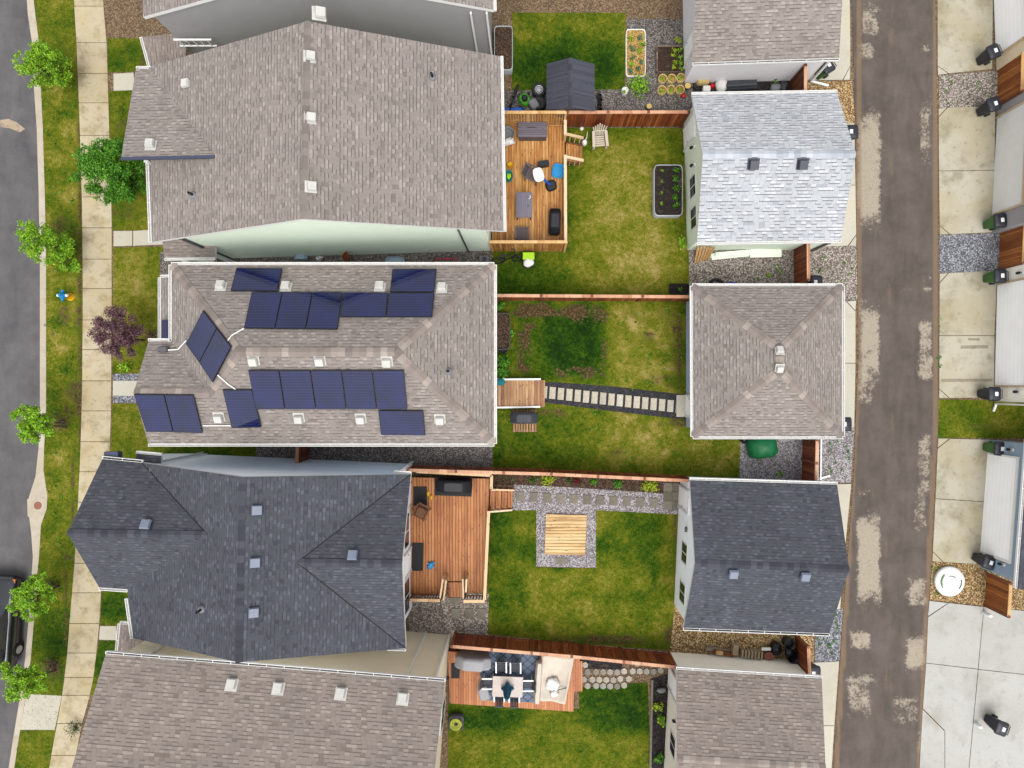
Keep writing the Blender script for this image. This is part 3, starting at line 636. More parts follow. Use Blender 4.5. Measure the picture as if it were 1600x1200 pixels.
# ---------------------------------------------------------------- building kit
def plane_of(f):
    n = Vector((0, 0, 0)); c = sum(f, Vector((0, 0, 0)))/len(f)
    for i in range(len(f)): n += (f[i]-c).cross(f[(i+1) % len(f)]-c)
    n.normalize(); n = n if n.z > 0 else -n
    return n, c
def on_roof(px, py, faces, lift=0, pick=None):
    dx, dy = (px-NX)/F, (NY-py)/F; best = None; fb = None
    for i, f in enumerate(faces):
        if pick is not None and i != pick: continue
        n, c = plane_of(f); d = n.dot(c)+lift; a = n.x*dx+n.y*dy
        z = (d-H*a)/(n.z-a); p = Vector((dx*(H-z), dy*(H-z), z))
        if inpoly(p.x, p.y, f): best = (p, n)
        fb = fb or (p, n)
    return best or fb
def roof_z(x, y, faces):
    cx = sum(sum(p.x for p in f)/len(f) for f in faces)/len(faces); cy = sum(sum(p.y for p in f)/len(f) for f in faces)/len(faces)
    for k in range(40):
        xx, yy = x+(cx-x)*k*.02, y+(cy-y)*k*.02
        zs = []
        for f in faces:
            if inpoly(xx, yy, f):
                n, c = plane_of(f); zs.append(c.z-(n.x*(xx-c.x)+n.y*(yy-c.y))/n.z)
        if zs: return min(zs)
    return 3
def roof(parent, faces, mat, fascia='white', th=.2, name='roof'):
    b = MB(); ed = {}
    key = lambda p: (round(p.x, 2), round(p.y, 2), round(p.z, 2))
    for f in faces:
        n, c = plane_of(f); a = sum((f[i].x*f[(i+1) % len(f)].y-f[(i+1) % len(f)].x*f[i].y) for i in range(len(f)))
        f = f if a > 0 else f[::-1]
        b.add(f, [tuple(range(len(f)))], 0)
        lo = [p-Vector((0, 0, th)) for p in f]; b.add(lo[::-1], [tuple(range(len(f)))], 2)
        for i in range(len(f)):
            e = (key(f[i]), key(f[(i+1) % len(f)])); ed.setdefault(tuple(sorted(e)), []).append((f[i], f[(i+1) % len(f)]))
    for es in ed.values():
        if len(es) == 1:
            p, q = es[0]; d = Vector((0, 0, th)); b.quad(p-d, q-d, q, p, 1)
    return b.build(name, [M[mat], M[fascia], M['offwhite']], parent)
def walls(parent, pts, faces, mat, gap=.1, name='wall', zmin=-.02):
    b = MB(); n = len(pts)
    if sum(pts[i][0]*pts[(i+1) % n][1]-pts[(i+1) % n][0]*pts[i][1] for i in range(n)) < 0: pts = pts[::-1]
    for i in range(n):
        p, q = Vector((*pts[i], 0)), Vector((*pts[(i+1) % n], 0)); L = (q-p).length; k = max(1, int(L/.4))
        prev = None
        vs = []; tops = []
        for j in range(k+1):
            r = p+(q-p)*j/k; z = roof_z(r.x, r.y, faces)-gap; vs.append((r.x, r.y, zmin)); tops.append((r.x, r.y, z))
        for j in range(k): b.quad(vs[j], vs[j+1], tops[j+1], tops[j])
    return b.build(name, M[mat], parent)
def gutter(parent, p, q, inside, mat='white', hang=.75, seed=1, dark=False):
    p, q = Vector(p), Vector(q); d = (q-p); L = d.length; t = d.normalized(); o = Vector((-t.y, t.x, 0)).normalized()
    if (Vector(inside)-p).dot(o) > 0: o = -o
    b = MB(); z = Vector((0, 0, 1)); rg = random.Random(seed)
    b.bar(p+o*.055-z*.1, q+o*.055-z*.1, .1, .02, 1); b.bar(p+o*.108-z*.05, q+o*.108-z*.05, .022, .13, 0); b.bar(p+o*.006-z*.06, q+o*.006-z*.06, .014, .12, 0)
    for e, s_ in ((p, 1), (q, -1)): b.bar(e+o*.012-z*.05, e+o*.119-z*.05, .02, .128, 0)
    k = int(L/hang)
    for i in range(1, k): b.bar(p+t*(L*i/k)+o*.012-z*.004, p+t*(L*i/k)+o*.1-z*.004, .025, .012, 0)
    return b.build('gutter', [M[mat], M['trough_dark' if dark else 'trough']], parent)
def spout(parent, pts, mat='white', r=.045):
    b = MB()
    for a, c in zip(pts, pts[1:]): b.bar(a, c, r*2.2, r*1.7)
    return b.build('downspout', M[mat], parent)
def caps(parent, p, q, mat, wd=.3, seed=0, lift=.02):
    p, q = Vector(p), Vector(q); d = q-p; L = d.length; t = d.normalized(); sd_ = t.cross(Vector((0, 0, 1))).normalized(); n = max(2, int(L/.27)); b = MB(); rg = random.Random(seed)
    for i in range(n):
        a = p+t*(L*i/n); c = p+t*(L*(i+1)/n+.01); w_ = wd/2
        u = Vector((0, 0, lift+.012*(i % 2))); dz = Vector((0, 0, -.075))
        b.add([a+u, c+u, c+sd_*w_+u+dz, a+sd_*w_+u+dz, c-sd_*w_+u+dz, a-sd_*w_+u+dz], [(0, 3, 2, 1), (0, 1, 4, 5)])
    return b.build('ridge_cap', M[mat], parent)
def slope_frame(n):
    up = (Vector((0, 0, 1))-n*n.z); up = up.normalized() if up.length > .02 else Vector((0, 1, 0))
    t = up.cross(n).normalized(); return t, up
def vent(parent, px, py, faces, dark=False, pick=None, s=1.0):
    p, n = on_roof(px, py, faces, .1, pick); p = p-n*.1; t, up = slope_frame(n); b = MB()
    def P(x, y, z): return p+t*x*s+up*y*s+n*z*s
    def bx(x0, x1, y0, y1, z0, z1, m, dx=0, dy=0):
        vs = [P(x0, y0, z0), P(x1, y0, z0), P(x1, y1, z0), P(x0, y1, z0), P(x0+dx, y0+dy, z1), P(x1-dx, y0+dy, z1), P(x1-dx, y1-dy, z1), P(x0+dx, y1-dy, z1)]
        b.add(vs, [(3, 2, 1, 0), (4, 5, 6, 7), (0, 1, 5, 4), (1, 2, 6, 5), (2, 3, 7, 6), (3, 0, 4, 7)], m)
    bx(-.27, .27, -.24, .3, .0, .02, 0); bx(-.17, .17, -.16, .18, .02, .12, 0); bx(-.21, .21, -.22, .2, .12, .24, 1, .03, .03)
    return b.build('roof_vent', [M['vent_dark'] if dark else M['vent_white'], (M['vent_dark'] if dark == 2 else M['vent_hood']) if dark else M['vent_white']], parent)
def stack(parent, px, py, faces):
    p, n = on_roof(px, py, faces); b = MB()
    b.lathe([(.15, -.05), (.15, .04), (.09, .1), (.07, .1)], p, 14, 1); b.lathe([(.055, 0), (.055, .42), (.035, .42), (.035, .3)], p, 12, 0)
    return b.build('vent_pipe', [M['black'], M['lead']], parent)
def solar(parent, quad, faces, pick=None, rows=1):
    P = []; 
    for q in quad:
        p, n = on_roof(q[0], q[1], faces, .13, pick); P.append(p)
    n = (P[1]-P[0]).cross(P[3]-P[0]).normalized(); n = n if n.z > 0 else -n; c = sum(P, Vector((0, 0, 0)))/4
    P = [c+(p-c)*.99 for p in P]
    if (P[1]-P[0]).cross(P[2]-P[0]).dot(n) < 0: P = P[::-1]
    I = [c+(p-c)*.965 for p in P]; b = MB(); lo = [p-n*.045 for p in P]
    b.add([p+n*.001 for p in I], [(0, 1, 2, 3)], 0)
    b.add(P+I, [(i, (i+1) % 4, 4+(i+1) % 4, 4+i) for i in range(4)], 1)
    b.add(P+lo, [(i, 4+i, 4+(i+1) % 4, (i+1) % 4) for i in range(4)]+[(7, 6, 5, 4)], 1)
    return b.build('solar_panel', [M['solar'], M['solar_edge']], parent)
def window(parent, c, d, wd, z0, z1, out, bars=1):
    c = Vector((*c, 0)); d = Vector((*d, 0)).normalized(); o = Vector((*out, 0)).normalized(); zc = (z0+z1)/2; Zz = Vector((0, 0, 1)); b = MB()
    for s_ in (-1, 1): b.bar(c+d*s_*wd/2+o*.012+Zz*z0, c+d*s_*wd/2+o*.012+Zz*z1, .07, .04, 0, up=o)
    for z in [z0, z1]: b.bar(c-d*(wd/2-.035)+o*.012+Zz*z, c+d*(wd/2-.035)+o*.012+Zz*z, .04, .07)
    if bars: b.bar(c+o*.014+Zz*z0, c+o*.014+Zz*z1, .05, .035, 0, up=o)
    f = b.build('window', M['white'], parent)
    g = MB().bar(c-d*(wd/2-.04)+o*.012+Zz*zc, c+d*(wd/2-.04)+o*.012+Zz*zc, .03, z1-z0-.06); g.build('pane', M['glass'], f)
    return f
def door(parent, c, d, wd, z0, z1, out, mat='door_white', name='door', knob=True, trim='white'):
    c = Vector((*c, 0)); d = Vector((*d, 0)).normalized(); o = Vector((*out, 0)).normalized(); Zz = Vector((0, 0, 1)); b = MB(); zc = (z0+z1)/2
    b.bar(c-d*wd/2+o*.02+Zz*zc, c+d*wd/2+o*.02+Zz*zc, .05, z1-z0, 0)
    for s_ in (-1, 1): b.bar(c+d*s_*(wd/2+.05)+o*.035+Zz*z0, c+d*s_*(wd/2+.05)+o*.035+Zz*(z1+.1), .1, .09, 1, up=d)
    b.bar(c-d*(wd/2)+o*.035+Zz*(z1+.05), c+d*(wd/2)+o*.035+Zz*(z1+.05), .09, .1, 1)
    f = b.build(name, [M[mat], M[trim]], parent)
    if knob: MB().blob(c+d*(wd/2-.1)+o*.08+Zz*(z0+.95), (.035,)*3, 0, 1).build('handle', M['galv'], f)
    return f
def wall_lamp(parent, p, out):
    p = Vector(p); o = Vector((*out, 0)).normalized(); b = MB()
    b.bar(p, p+o*.06, .13, .2, 1); b.lathe([(.03, .0), (.07, -.03), (.075, -.16), (.05, -.2)], p+o*.14, 10, 0); b.tube([p+o*.05+Vector((0, 0, .06)), p+o*.14+Vector((0, 0, .04))], .018, 6, 0)
    return b.build('wall_lamp', [M['black'], M['white']], parent)
Wv = lambda *a: W(*a)

# ---------------------------------------------------------------- sage green house (north of the solar house)
h1 = T('green_house', 'sage green house with a large brown gable roof, three white vents along its ridge', 'house', (-9, 10, 0))
NWc, SWc, SEc, NEc = W(233, 104, 5), W(237, 378, 5), W(787, 361, 5), W(782, 88, 5)
rS, rN = W(473, 342, 7.9), W(480, 33, 7.9)
F1 = [[NWc, SWc, rS, rN], [NEc, rN, rS, SEc]]
roof(h1, F1, 'roof_brown'); caps(h1, rS, rN, 'cap_brown_soft', .28, 1)
walls(h1, [(-15.1, 6.33), (-2.0, 6.72), (-2.0, 13.85), (-15.1, 13.4)], F1, 'green_side')
MB().bar((-15.1, 6.3, 0), (-15.1, 6.3, 5.2), .14, .12, up=Vector((1, 0, 0))).build('corner_trim', M['grey_trim'], h1)
b = MB().bar((-3.15, 6.66, 0), (-3.15, 6.66, 5.35), .1, .06, up=Vector((1, 0, 0))); b.build('corner_trim', M['grey_trim'], h1)
gutter(h1, SEc, NEc, (-9, 10, 5)); gutter(h1, W(232, 255, 5), SWc, (-9, 10, 5))
A_, B_ = W(190, 246, 6.3), on_roof(336, 243, F1)[0]; C_, D_ = W(213, 108, 5.0), W(236, 108, 5.02)
FD = [[C_, A_, B_, D_]]
up4 = Vector((0, 0, .03)); FDl = [[p+up4 for p in FD[0]]]
roof(h1, FDl, 'roof_brown', 'navy_metal', .18, 'dormer_roof')
e1 = W(233, 253, 4.9)
b = MB().add([A_+Vector((.45, .45, -.24)), Vector((A_.x+.45, A_.y+.45, 4.7)), Vector((B_.x-.3, B_.y+.45, B_.z-.5)), B_+Vector((-.3, .45, -.24))], [(0, 1, 2, 3)]); b.add([A_+Vector((.45, .45, -.24)), Vector((A_.x+.45, A_.y+.45, 0)), C_+Vector((.45, -.1, -5)), C_+Vector((.45, -.1, -.12))], [(3, 2, 1, 0)])
b.build('dormer_wall', M['offwhite'], h1)
MB().bar(A_+Vector((0, -.06, .02)), B_+Vector((0, -.06, .02)), .12, .1).build('flashing', M['navy_metal'], h1)
gutter(h1, C_, D_, (-16, 10, 5))
for x, y in ((485, 87), (486, 183), (487, 291)): vent(h1, x, y, F1, pick=1, s=.85)
vent(h1, 290, 130, F1, pick=0, s=.85); vent(h1, 234, 224, FDl, s=.85)
stack(h1, 302, 305, F1); stack(h1, 676, 121, F1)
spout(h1, [W(232, 253, 4.85), W(226, 252, 4.6), Vector((-15.85, 9.3, 4.2)), Vector((-15.95, 9.3, .1))])
FP = [[W(253, 371, 3.2), W(338, 371, 3.2), W(336, 402, 2.8), W(257, 403, 2.8)]]
roof(h1, FP, 'roof_brown2', 'white', .14, 'porch_roof'); gutter(h1, FP[0][3], FP[0][2], FP[0][0])
for q_ in (FP[0][3]+Vector((.25, .2, 0)), FP[0][2]+Vector((-.25, .2, 0))): MB().box((q_.x, q_.y, 1.4), (.14, .14, 2.7)).build('porch_post', M['white'], h1)
MB().box((-16.6, 6.0, .2), (1.6, 1.2, .4)).build('porch_step', M['pad_clean'], h1)
window(h1, (-2.0, 8.2), (0, 1), 1.6, .8, 2.6, (1, 0)); door(h1, (-2.0, 11.2), (0, 1), 1.7, .6, 2.7, (1, 0))

# ---------------------------------------------------------------- grey house at the top edge
h0 = T('grey_house', 'grey sided house along the top edge, north of the sage green house', 'house', (-9, 20, 0))
q = [Vector((-16.6, 15.7, 5.2)), Vector((-1.6, 16.0, 5.2)), Vector((-1.8, 25, 5.2)), Vector((-16.8, 24.7, 5.2))]
mS, mN = Vector((-9.1, 15.85, 8)), Vector((-9.3, 24.85, 8)); F0 = [[q[0], mS, mN, q[3]], [q[1], q[2], mN, mS]]
roof(h0, F0, 'roof_brown'); caps(h0, mS, mN, 'cap_brown', .34, 2); walls(h0, [(-16.2, 15.8), (-1.95, 16.08), (-2.1, 24.9), (-16.4, 24.6)], F0, 'grey_side')
for x, y in ((-1.92, 16.0), (-2.6, 15.98)): MB().bar((x, y, 0), (x, y, 5), .11, .08, up=Vector((1, 0, 0))).build('corner_trim', M['white'], h0)
FP0 = [[W(222, 58, 2.8), W(290, 50, 3.1), W(286, 112, 3.1), W(235, 106, 2.8)]]
roof(h0, FP0, 'roof_brown2', 'white', .14, 'porch_roof'); gutter(h0, FP0[0][0], FP0[0][3], FP0[0][2])
b = MB()
for i in range(5): b.box((-15.9+i*.32, 15.5, 3.35), (.04, .04, .6))
b.bar((-16.1, 15.5, 3.65), (-14.4, 15.5, 3.65), .08, .06); b.bar((-16.1, 15.5, 3.1), (-14.4, 15.5, 3.1), .06, .05); b.build('porch_railing', M['white'], h0)
gutter(h0, q[1], q[2], (-9, 20, 5)); vent(h0, 500, 20, F0, pick=1)

# ---------------------------------------------------------------- solar house
h2 = T('solar_house', 'brown hip roofed house carrying rows of dark blue solar panels', 'house', (-8, 1.2, 0))
ze = 5.2; xE, xW, yN, yS, xG, yG = -1.59, -15.38, 5.09, -2.55, -16.37, 1.83
cyR = (yN+yS)/2; run = (yN-yS)/2; sl = .573; zr = ze+run*sl
NE, SE_, NW_ = Vector((xE, yN, ze)), Vector((xE, yS, ze)), Vector((xW, yN, ze))
RE, RW = Vector((xE-run, cyR, zr)), Vector((xW+run, cyR, zr))
wr_ = (yG-yS)/2; zg = ze+wr_*sl; GE = Vector((xW+wr_, yS+wr_, zg)); GW = Vector((xG+.1, yS+wr_, zg)); GS, GN, VN = Vector((xG, yS, ze)), Vector((xG, yG, ze)), Vector((xW, yG, ze))
F2 = [[NE, NW_, RW, RE], [SE_, NE, RE], [GS, SE_, RE, RW, GE, GW], [NW_, VN, GE, RW], [GN, GW, GE, VN]]
roof(h2, F2, 'roof_brown'); walls(h2, [(-15.0, -2.2), (-15.0, 4.75), (-1.95, 4.75), (-1.95, -2.2)], F2, 'blue_side'); walls(h2, [(-16.0, -2.2), (-16.0, 1.5), (-14.9, 1.5), (-14.9, -2.2)], F2, 'blue_side', name='front_bay')
for a, c in ((RE, NE), (RE, SE_), (RW, NW_), (RW, RE), (GE, RW), (GW, GE)): caps(h2, a, c, 'cap_brown', .36, 3)
ins = (-8, 1.2, 5)
for a, c in ((NW_, NE), (NE, SE_), (SE_, GS), (VN, NW_)): gutter(h2, a, c, ins)
gutter(h2, GN, VN, (-16, 0, 5))
for x, y, k in ((344, 445, 0), (446, 446, 0), (593, 446, 0), (690, 448, 0), (395, 565, 2), (499, 565, 2), (604, 567, 2), (341, 654, 2), (466, 655, 2), (563, 656, 2), (687, 657, 2)): vent(h2, x, y, F2, pick=k, s=.85)
stack(h2, 701, 580, F2)
SP = [([(369, 418.5), (441, 419), (434, 454.5), (360, 454)], 0), ([(393, 456), (441, 456), (429, 513.5), (381, 512.5)], 0), ([(441.5, 456), (488, 456), (477, 514), (429.5, 513.5)], 0), ([(488.5, 456), (535, 456), (527.5, 514.5), (477.5, 514)], 0),
      ([(535.5, 456.5), (607, 457), (603, 495), (531.5, 495)], 0), ([(607.5, 457), (679, 457.5), (675.5, 495), (603.5, 495)], 0), ([(613, 420), (682.5, 420), (678.5, 456), (609, 456)], 0),
      ([(317, 484.5), (338.5, 512.5), (311, 566.5), (290, 537.5)], 3), ([(338.8, 513), (361, 541.5), (331.5, 597.5), (311.3, 567)], 3),
      ([(208.5, 616), (256, 616.5), (270.5, 675.5), (228.5, 675)], 2), ([(256.7, 616.5), (302, 617), (316.5, 677), (271.2, 676)], 2), ([(347.5, 609), (393, 609), (408.5, 668), (362, 669)], 2),
      ([(387.5, 578.5), (435.5, 578.5), (445, 640), (399.5, 640)], 2), ([(436.2, 578.5), (484.5, 578.5), (493.5, 640), (445.6, 640)], 2), ([(485.2, 578.5), (533, 578.5), (541, 640), (494.2, 640)], 2),
      ([(533.7, 578.5), (581, 578.5), (588.7, 640), (541.7, 640)], 2), ([(581.7, 578.5), (631, 578.5), (636.5, 640), (589.4, 640)], 2), ([(591, 641.5), (661.5, 642), (665, 680.5), (595, 680)], 2)]
for qd, k in SP: solar(h2, qd, F2, k)
def conduit(pts):
    b = MB(); b.tube([on_roof(x, y, F2, .06, k)[0] for x, y, k in pts], .028, 6); b.build('conduit', M['white'], h2)
conduit([(262, 547, 4), (278, 546, 4), (291, 532, 3)]); conduit([(356, 532, 0), (362, 524, 0), (381, 513, 0)]); conduit([(340, 586, 2), (356, 600, 2), (369, 609, 2)]); conduit([(317, 665, 2), (361, 665, 2)])
p, n = on_roof(257, 546, F2, 0, 4); MB().sq([(.2, .13, -.02), (.2, .13, .16), (.16, .1, .2)], p).build('junction_box', M['grey_trim'], h2)
for x, y in ((412, 577.5), (460, 577.5), (509, 577.5), (557, 577.5)): pass
FP2 = [[W(251, 434, 3.2), W(282, 434, 3.6), W(282, 533, 3.6), W(251, 533, 3.2)]]
roof(h2, FP2, 'roof_brown', 'white', .14, 'porch_roof'); gutter(h2, FP2[0][0], FP2[0][3], FP2[0][1]); gutter(h2, FP2[0][0]+Vector((0, 0, .02)), FP2[0][0]+Vector((.55, 0, .2)), FP2[0][3])
solar(h2, [(252.5, 500), (270, 500), (270, 532), (252.5, 532)], FP2)  # dark blue sheet on the lower porch roof, built with the panel mesh
MB().box((-16.5, 4.7, 1.6), (.14, .14, 3.1)).build('porch_post', M['white'], h2); MB().box((-16.5, 2.3, 1.6), (.14, .14, 3.1)).build('porch_post', M['white'], h2)
door(h2, (-1.95, .1), (0, 1), .95, .45, 2.5, (1, 0)); window(h2, (-1.95, 3), (0, 1), 1.5, 1, 2.4, (1, 0))

# ---------------------------------------------------------------- charcoal roofed house
h3 = T('charcoal_roof_house', 'white sided house with a charcoal cross gabled roof and a tall west gable', 'house', (-11, -7, 0))
z3, zr3, zc3, zw3 = 4.8, 7.6, 6.8, 6.6
a_nw, a_ne, a_sw, a_se = W(222, 723, z3), W(642, 741, z3), W(208, 997, z3), W(634, 1013, z3); rn, rs = W(378, 745, zr3), W(372, 1035, zr3)
ci, co_ = W(464, 879, zc3), W(628, 881, zc3); wn0, ws0, ws1, wp, wi = W(160, 717, z3), W(155, 918, z3), W(199, 921, z3), W(105, 833, zw3), W(325, 836, zw3)
F3 = [[a_nw, wi, ws1, a_sw, rs, rn], [a_ne, rn, rs, a_se, ci], [a_ne, ci, co_], [a_se, co_, ci], [wn0, wp, wi, a_nw], [ws0, ws1, wi, wp]]
roof(h3, F3, 'roof_dark'); caps(h3, rn, rs, 'cap_dark', .28, 4); caps(h3, ci, co_, 'cap_dark', .3, 5); caps(h3, wi, wp, 'cap_dark', .3, 6)
for a, c in ((a_ne, ci), (a_se, ci), (a_nw, wi)): MB().bar(a+Vector((0, 0, .012)), c+Vector((0, 0, .012)), .045, .02).build('valley_flashing', M['dark_in'], h3)
walls(h3, [(-16.4, -3.55), (-6.0, -4.02), (-6.0, -11.25), (-16.5, -10.7)], F3, 'white_side'); walls(h3, [(-18.4, -3.5), (-16.3, -3.5), (-16.3, -8.5), (-18.4, -8.4)], F3, 'white_side', name='front_wing')
gutter(h3, wn0, a_nw, (-17, -6, 5), dark=True); gutter(h3, ws0, ws1, (-18, -6, 5)); gutter(h3, W(617, 739.5, z3), a_ne, (-8, -7, 5)); gutter(h3, W(606, 1012, z3), a_se, (-8, -7, 5)); gutter(h3, ws1+Vector((0, -.4, 0)), a_sw, (-12, -7, 5))
for x, y, k in ((401, 797, 1), (398, 879, 1), (396, 957, 1), (551, 868, 2), (228, 820, 4)): vent(h3, x, y, F3, True, k, .95)
stack(h3, 315, 952, F3)
spout(h3, [W(640, 741, 4.6), Vector((-5.95, -3.9, 4.2)), Vector((-5.95, -3.9, .15))]); MB().box((-18.3, -3.2, 4.5), (.6, .5, .35)).build('eave_return', M['navy_metal'], h3)
FB = [[W(213, 708.5, 4.3), W(252, 712, 4.3), W(252, 724, 4.45), W(213, 724, 4.45)]]
roof(h3, FB, 'roof_dark', 'white', .1, 'bay_roof'); gutter(h3, FB[0][0], FB[0][1], (-17, -6, 4.3)); spout(h3, [W(252, 718, 4.2), Vector((-16.5, -3.45, 3.8)), Vector((-16.5, -3.45, .1))])
window(h3, (-6.0, -7.1), (0, 1), 1.5, 1.0, 2.2, (1, 0)); window(h3, (-6.0, -10.2), (0, 1), 1.6, .9, 2.2, (1, 0)); door(h3, (-6.0, -5.5), (0, 1), .95, .5, 2.5, (1, 0)); wall_lamp(h3, (-5.99, -6.2, 2.2), (1, 0))
door(h3, (-6.0, -8.65), (0, 1), 1.0, .5, 2.4, (1, 0))

# ---------------------------------------------------------------- tan house at the bottom
h4 = T('tan_house', 'tan sided house with a brown roof and a row of white vents, bottom edge', 'house', (-11, -16, 0))
z4 = 5.8; n0, n1 = W(165, 1022, z4), W(695, 1065, z4); dv = Vector((-.08, -1, 0)).normalized()
r0, r1 = n0+dv*5.6+Vector((0, 0, 2.4)), n1+dv*5.6+Vector((0, 0, 2.4)); s0, s1 = n0+dv*11.2, n1+dv*11.2
F4 = [[n0, n1, r1, r0], [r0, r1, s1, s0]]
roof(h4, F4, 'roof_brown2'); caps(h4, r0, r1, 'cap_brown', .34, 7); gutter(h4, n0, n1, r0, dark=True)
walls(h4, [(-17.35, -11.52), (-4.1, -12.63), (-4.9, -23.2), (-18.2, -22.2)], F4, 'tan_side')
for x, y in ((361, 1069), (434, 1075), (532, 1083), (629, 1091)): vent(h4, x, y, F4, pick=0, s=.92)
for x, y in ((-5.3, -12.5), (-4.1, -12.6), (-16.3, -11.55)): MB().bar((x, y, 0), (x, y, 5.5), .1, .09, up=Vector((1, 0, 0))).build('corner_trim', M['offwhite'], h4)
FP4 = [[W(188, 975, 2.8), W(252, 978, 3.2), W(250, 1040, 3.2), W(183, 1026, 2.8)]]
roof(h4, FP4, 'roof_brown2', 'white', .14, 'porch_roof'); gutter(h4, FP4[0][0], FP4[0][3], FP4[0][1]); gutter(h4, FP4[0][0], FP4[0][1], FP4[0][3])
MB().box((FP4[0][0].x+.3, FP4[0][0].y-.3, 1.3), (.14, .14, 2.5)).build('porch_post', M['white'], h4); MB().box((FP4[0][3].x+.3, FP4[0][3].y+.3, 1.3), (.14, .14, 2.5)).build('porch_post', M['white'], h4)
wall_lamp(h4, (-4.08, -13.9, 2.2), (1, -.07)); window(h4, (-4.25, -15.8), (-.08, -1), 1.4, 1, 2.3, (1, -.08))

# ---------------------------------------------------------------- detached garages, west side of the alley
def gable_garage(o, px, zr, ridge, mroof, mcap, mwall, wall, vents, dark, fascia='white'):
    nw, ne, se, sw = [W(x, y, 2.7) for x, y in px]; rw, re = W(*ridge[0], zr), W(*ridge[1], zr)
    Fs = [[nw, rw, re, ne], [sw, se, re, rw]]
    roof(o, Fs, mroof, fascia, .16); caps(o, rw, re, mcap, .32, int(px[0][1])); walls(o, wall, Fs, mwall)
    c = (nw+se)/2; gutter(o, nw, ne, c); gutter(o, sw, se, c, dark=fascia == 'white' and mroof in ('roof_dark', 'roof_brown'))
    for x, y in vents: vent(o, x, y, Fs, dark)
    return Fs
g1 = T('sage_garage', 'sage green garage with a pale grey gable roof and two dark vents', 'garage', (11, 10, 0))
gable_garage(g1, [(1081, 148), (1308, 144.5), (1314, 375), (1089, 378.5)], 4.25, [(1098, 241), (1337, 240)], 'roof_white', 'cap_white', 'green_side', [(7.68, 13.2), (14.05, 13.4), (14.2, 6.75), (7.85, 6.75)], [(1178, 257), (1255, 257)], 2)
door(g1, (7.7, 12.2), (.03, -1), .95, .1, 2.2, (-1, 0)); window(g1, (7.79, 9.5), (.03, -1), 1.0, 1.0, 2.1, (-1, 0)); window(g1, (7.83, 8.0), (.03, -1), 1.0, 1.0, 2.1, (-1, 0)); wall_lamp(g1, (7.72, 11.2, 2.15), (-1, 0)); wall_lamp(g1, (7.76, 10.4, 2.0), (-1, 0))
door(g1, (14.15, 10), (.02, -1), 4.9, .05, 2.2, (1, 0), name='garage_door', knob=False); spout(g1, [Vector((13.9, 6.55, 2.55)), Vector((14.1, 6.68, 2.3)), Vector((14.1, 6.68, .1))], 'grey_trim')
g2 = T('hip_roof_garage', 'blue grey garage with a brown pyramid hip roof edged by white gutters', 'garage', (11, 1, 0))
c0 = [W(1082, 447, 2.7), W(1316, 447, 2.7), W(1316, 682, 2.7), W(1083, 682, 2.7)]; pk0, pk1 = W(1219, 546, 4.45), W(1219, 578, 4.45)
FG2 = [[c0[0], c0[1], pk0], [c0[1], c0[2], pk1, pk0], [c0[2], c0[3], pk1], [c0[3], c0[0], pk0, pk1]]
roof(g2, FG2, 'roof_brown', 'white', .16)
for i in range(4): caps(g2, (pk0, pk0, pk1, pk1)[i], c0[i], 'cap_brown', .36, 11+i); gutter(g2, c0[i], c0[(i+1) % 4], (11, 1, 2.7))
caps(g2, pk0, pk1, 'cap_brown', .36, 15); walls(g2, [(7.8, 4.25), (14.1, 4.25), (14.1, -2.15), (7.8, -2.15)], FG2, 'blue_side')
vent(g2, 1219, 546, FG2, pick=0, s=.72); vent(g2, 1219, 577, FG2, pick=2, s=.72)
door(g2, (7.8, -1.1), (0, 1), .95, .06, 2.15, (-1, 0)); window(g2, (7.8, 2.9), (0, 1), 1.1, 1.0, 2.0, (-1, 0)); window(g2, (7.8, 1.0), (0, 1), 1.1, 1.0, 2.0, (-1, 0)); door(g2, (14.1, 1), (0, 1), 4.9, .05, 2.2, (1, 0), name='garage_door', knob=False)
spout(g2, [W(1288, 683, 2.6), Vector((13.9, -2.25, 2.3)), Vector((13.9, -2.25, .1))]); MB().box((7.55, -1.1, .06), (.5, 1.1, .12)).build('door_step', M['pad_clean'], g2)
g3 = T('charcoal_garage', 'white garage with a charcoal gable roof and two small vents beside the alley', 'garage', (11, -8, 0))
gable_garage(g3, [(1078, 750), (1308, 757), (1296, 990), (1068, 981)], 4.25, [(1086, 880), (1327, 890)], 'roof_dark', 'cap_dark', 'white_side', [(7.5, -4.65), (14.0, -4.85), (13.65, -11.4), (7.2, -11.1)], [(1146, 896), (1258, 900)], True)
door(g3, (7.46, -5.6), (-.05, -1), .95, .05, 2.2, (-1, .05)); window(g3, (7.36, -8.1), (-.05, -1), .95, 1.1, 2.2, (-1, .05)); window(g3, (7.26, -10.0), (-.05, -1), .95, 1.1, 2.2, (-1, .05))
MB().tube([(7.42, -6.9, 2.0), (7.34, -6.9, 2.0), (7.3, -6.9, 1.98)], .13, 12).build('wall_vent', M['grey_trim'], g3)
door(g3, (13.83, -8.1), (-.05, -1), 4.9, .05, 2.2, (1, -.05), name='garage_door', knob=False)
g4 = T('brown_roof_garage', 'cream garage with a brown roof at the bottom edge beside the alley', 'garage', (10, -16, 0))
gable_garage(g4, [(1057, 1046), (1284, 1060), (1272, 1290), (1046, 1276)], 4.25, [(1058, 1186), (1290, 1200)], 'roof_brown2', 'cap_brown', 'cream_side', [(7.0, -13.5), (13.2, -13.9), (12.9, -20.2), (6.65, -19.8)], [], False)
door(g4, (6.93, -14.6), (-.05, -1), .95, .05, 2.2, (-1, .05)); window(g4, (6.8, -17.3), (-.05, -1), .95, 1.1, 2.2, (-1, .05)); wall_lamp(g4, (6.9, -16, 2.1), (-1, .05)); door(g4, (13.07, -17), (-.05, -1), 4.9, .05, 2.2, (1, -.05), name='garage_door', knob=False)
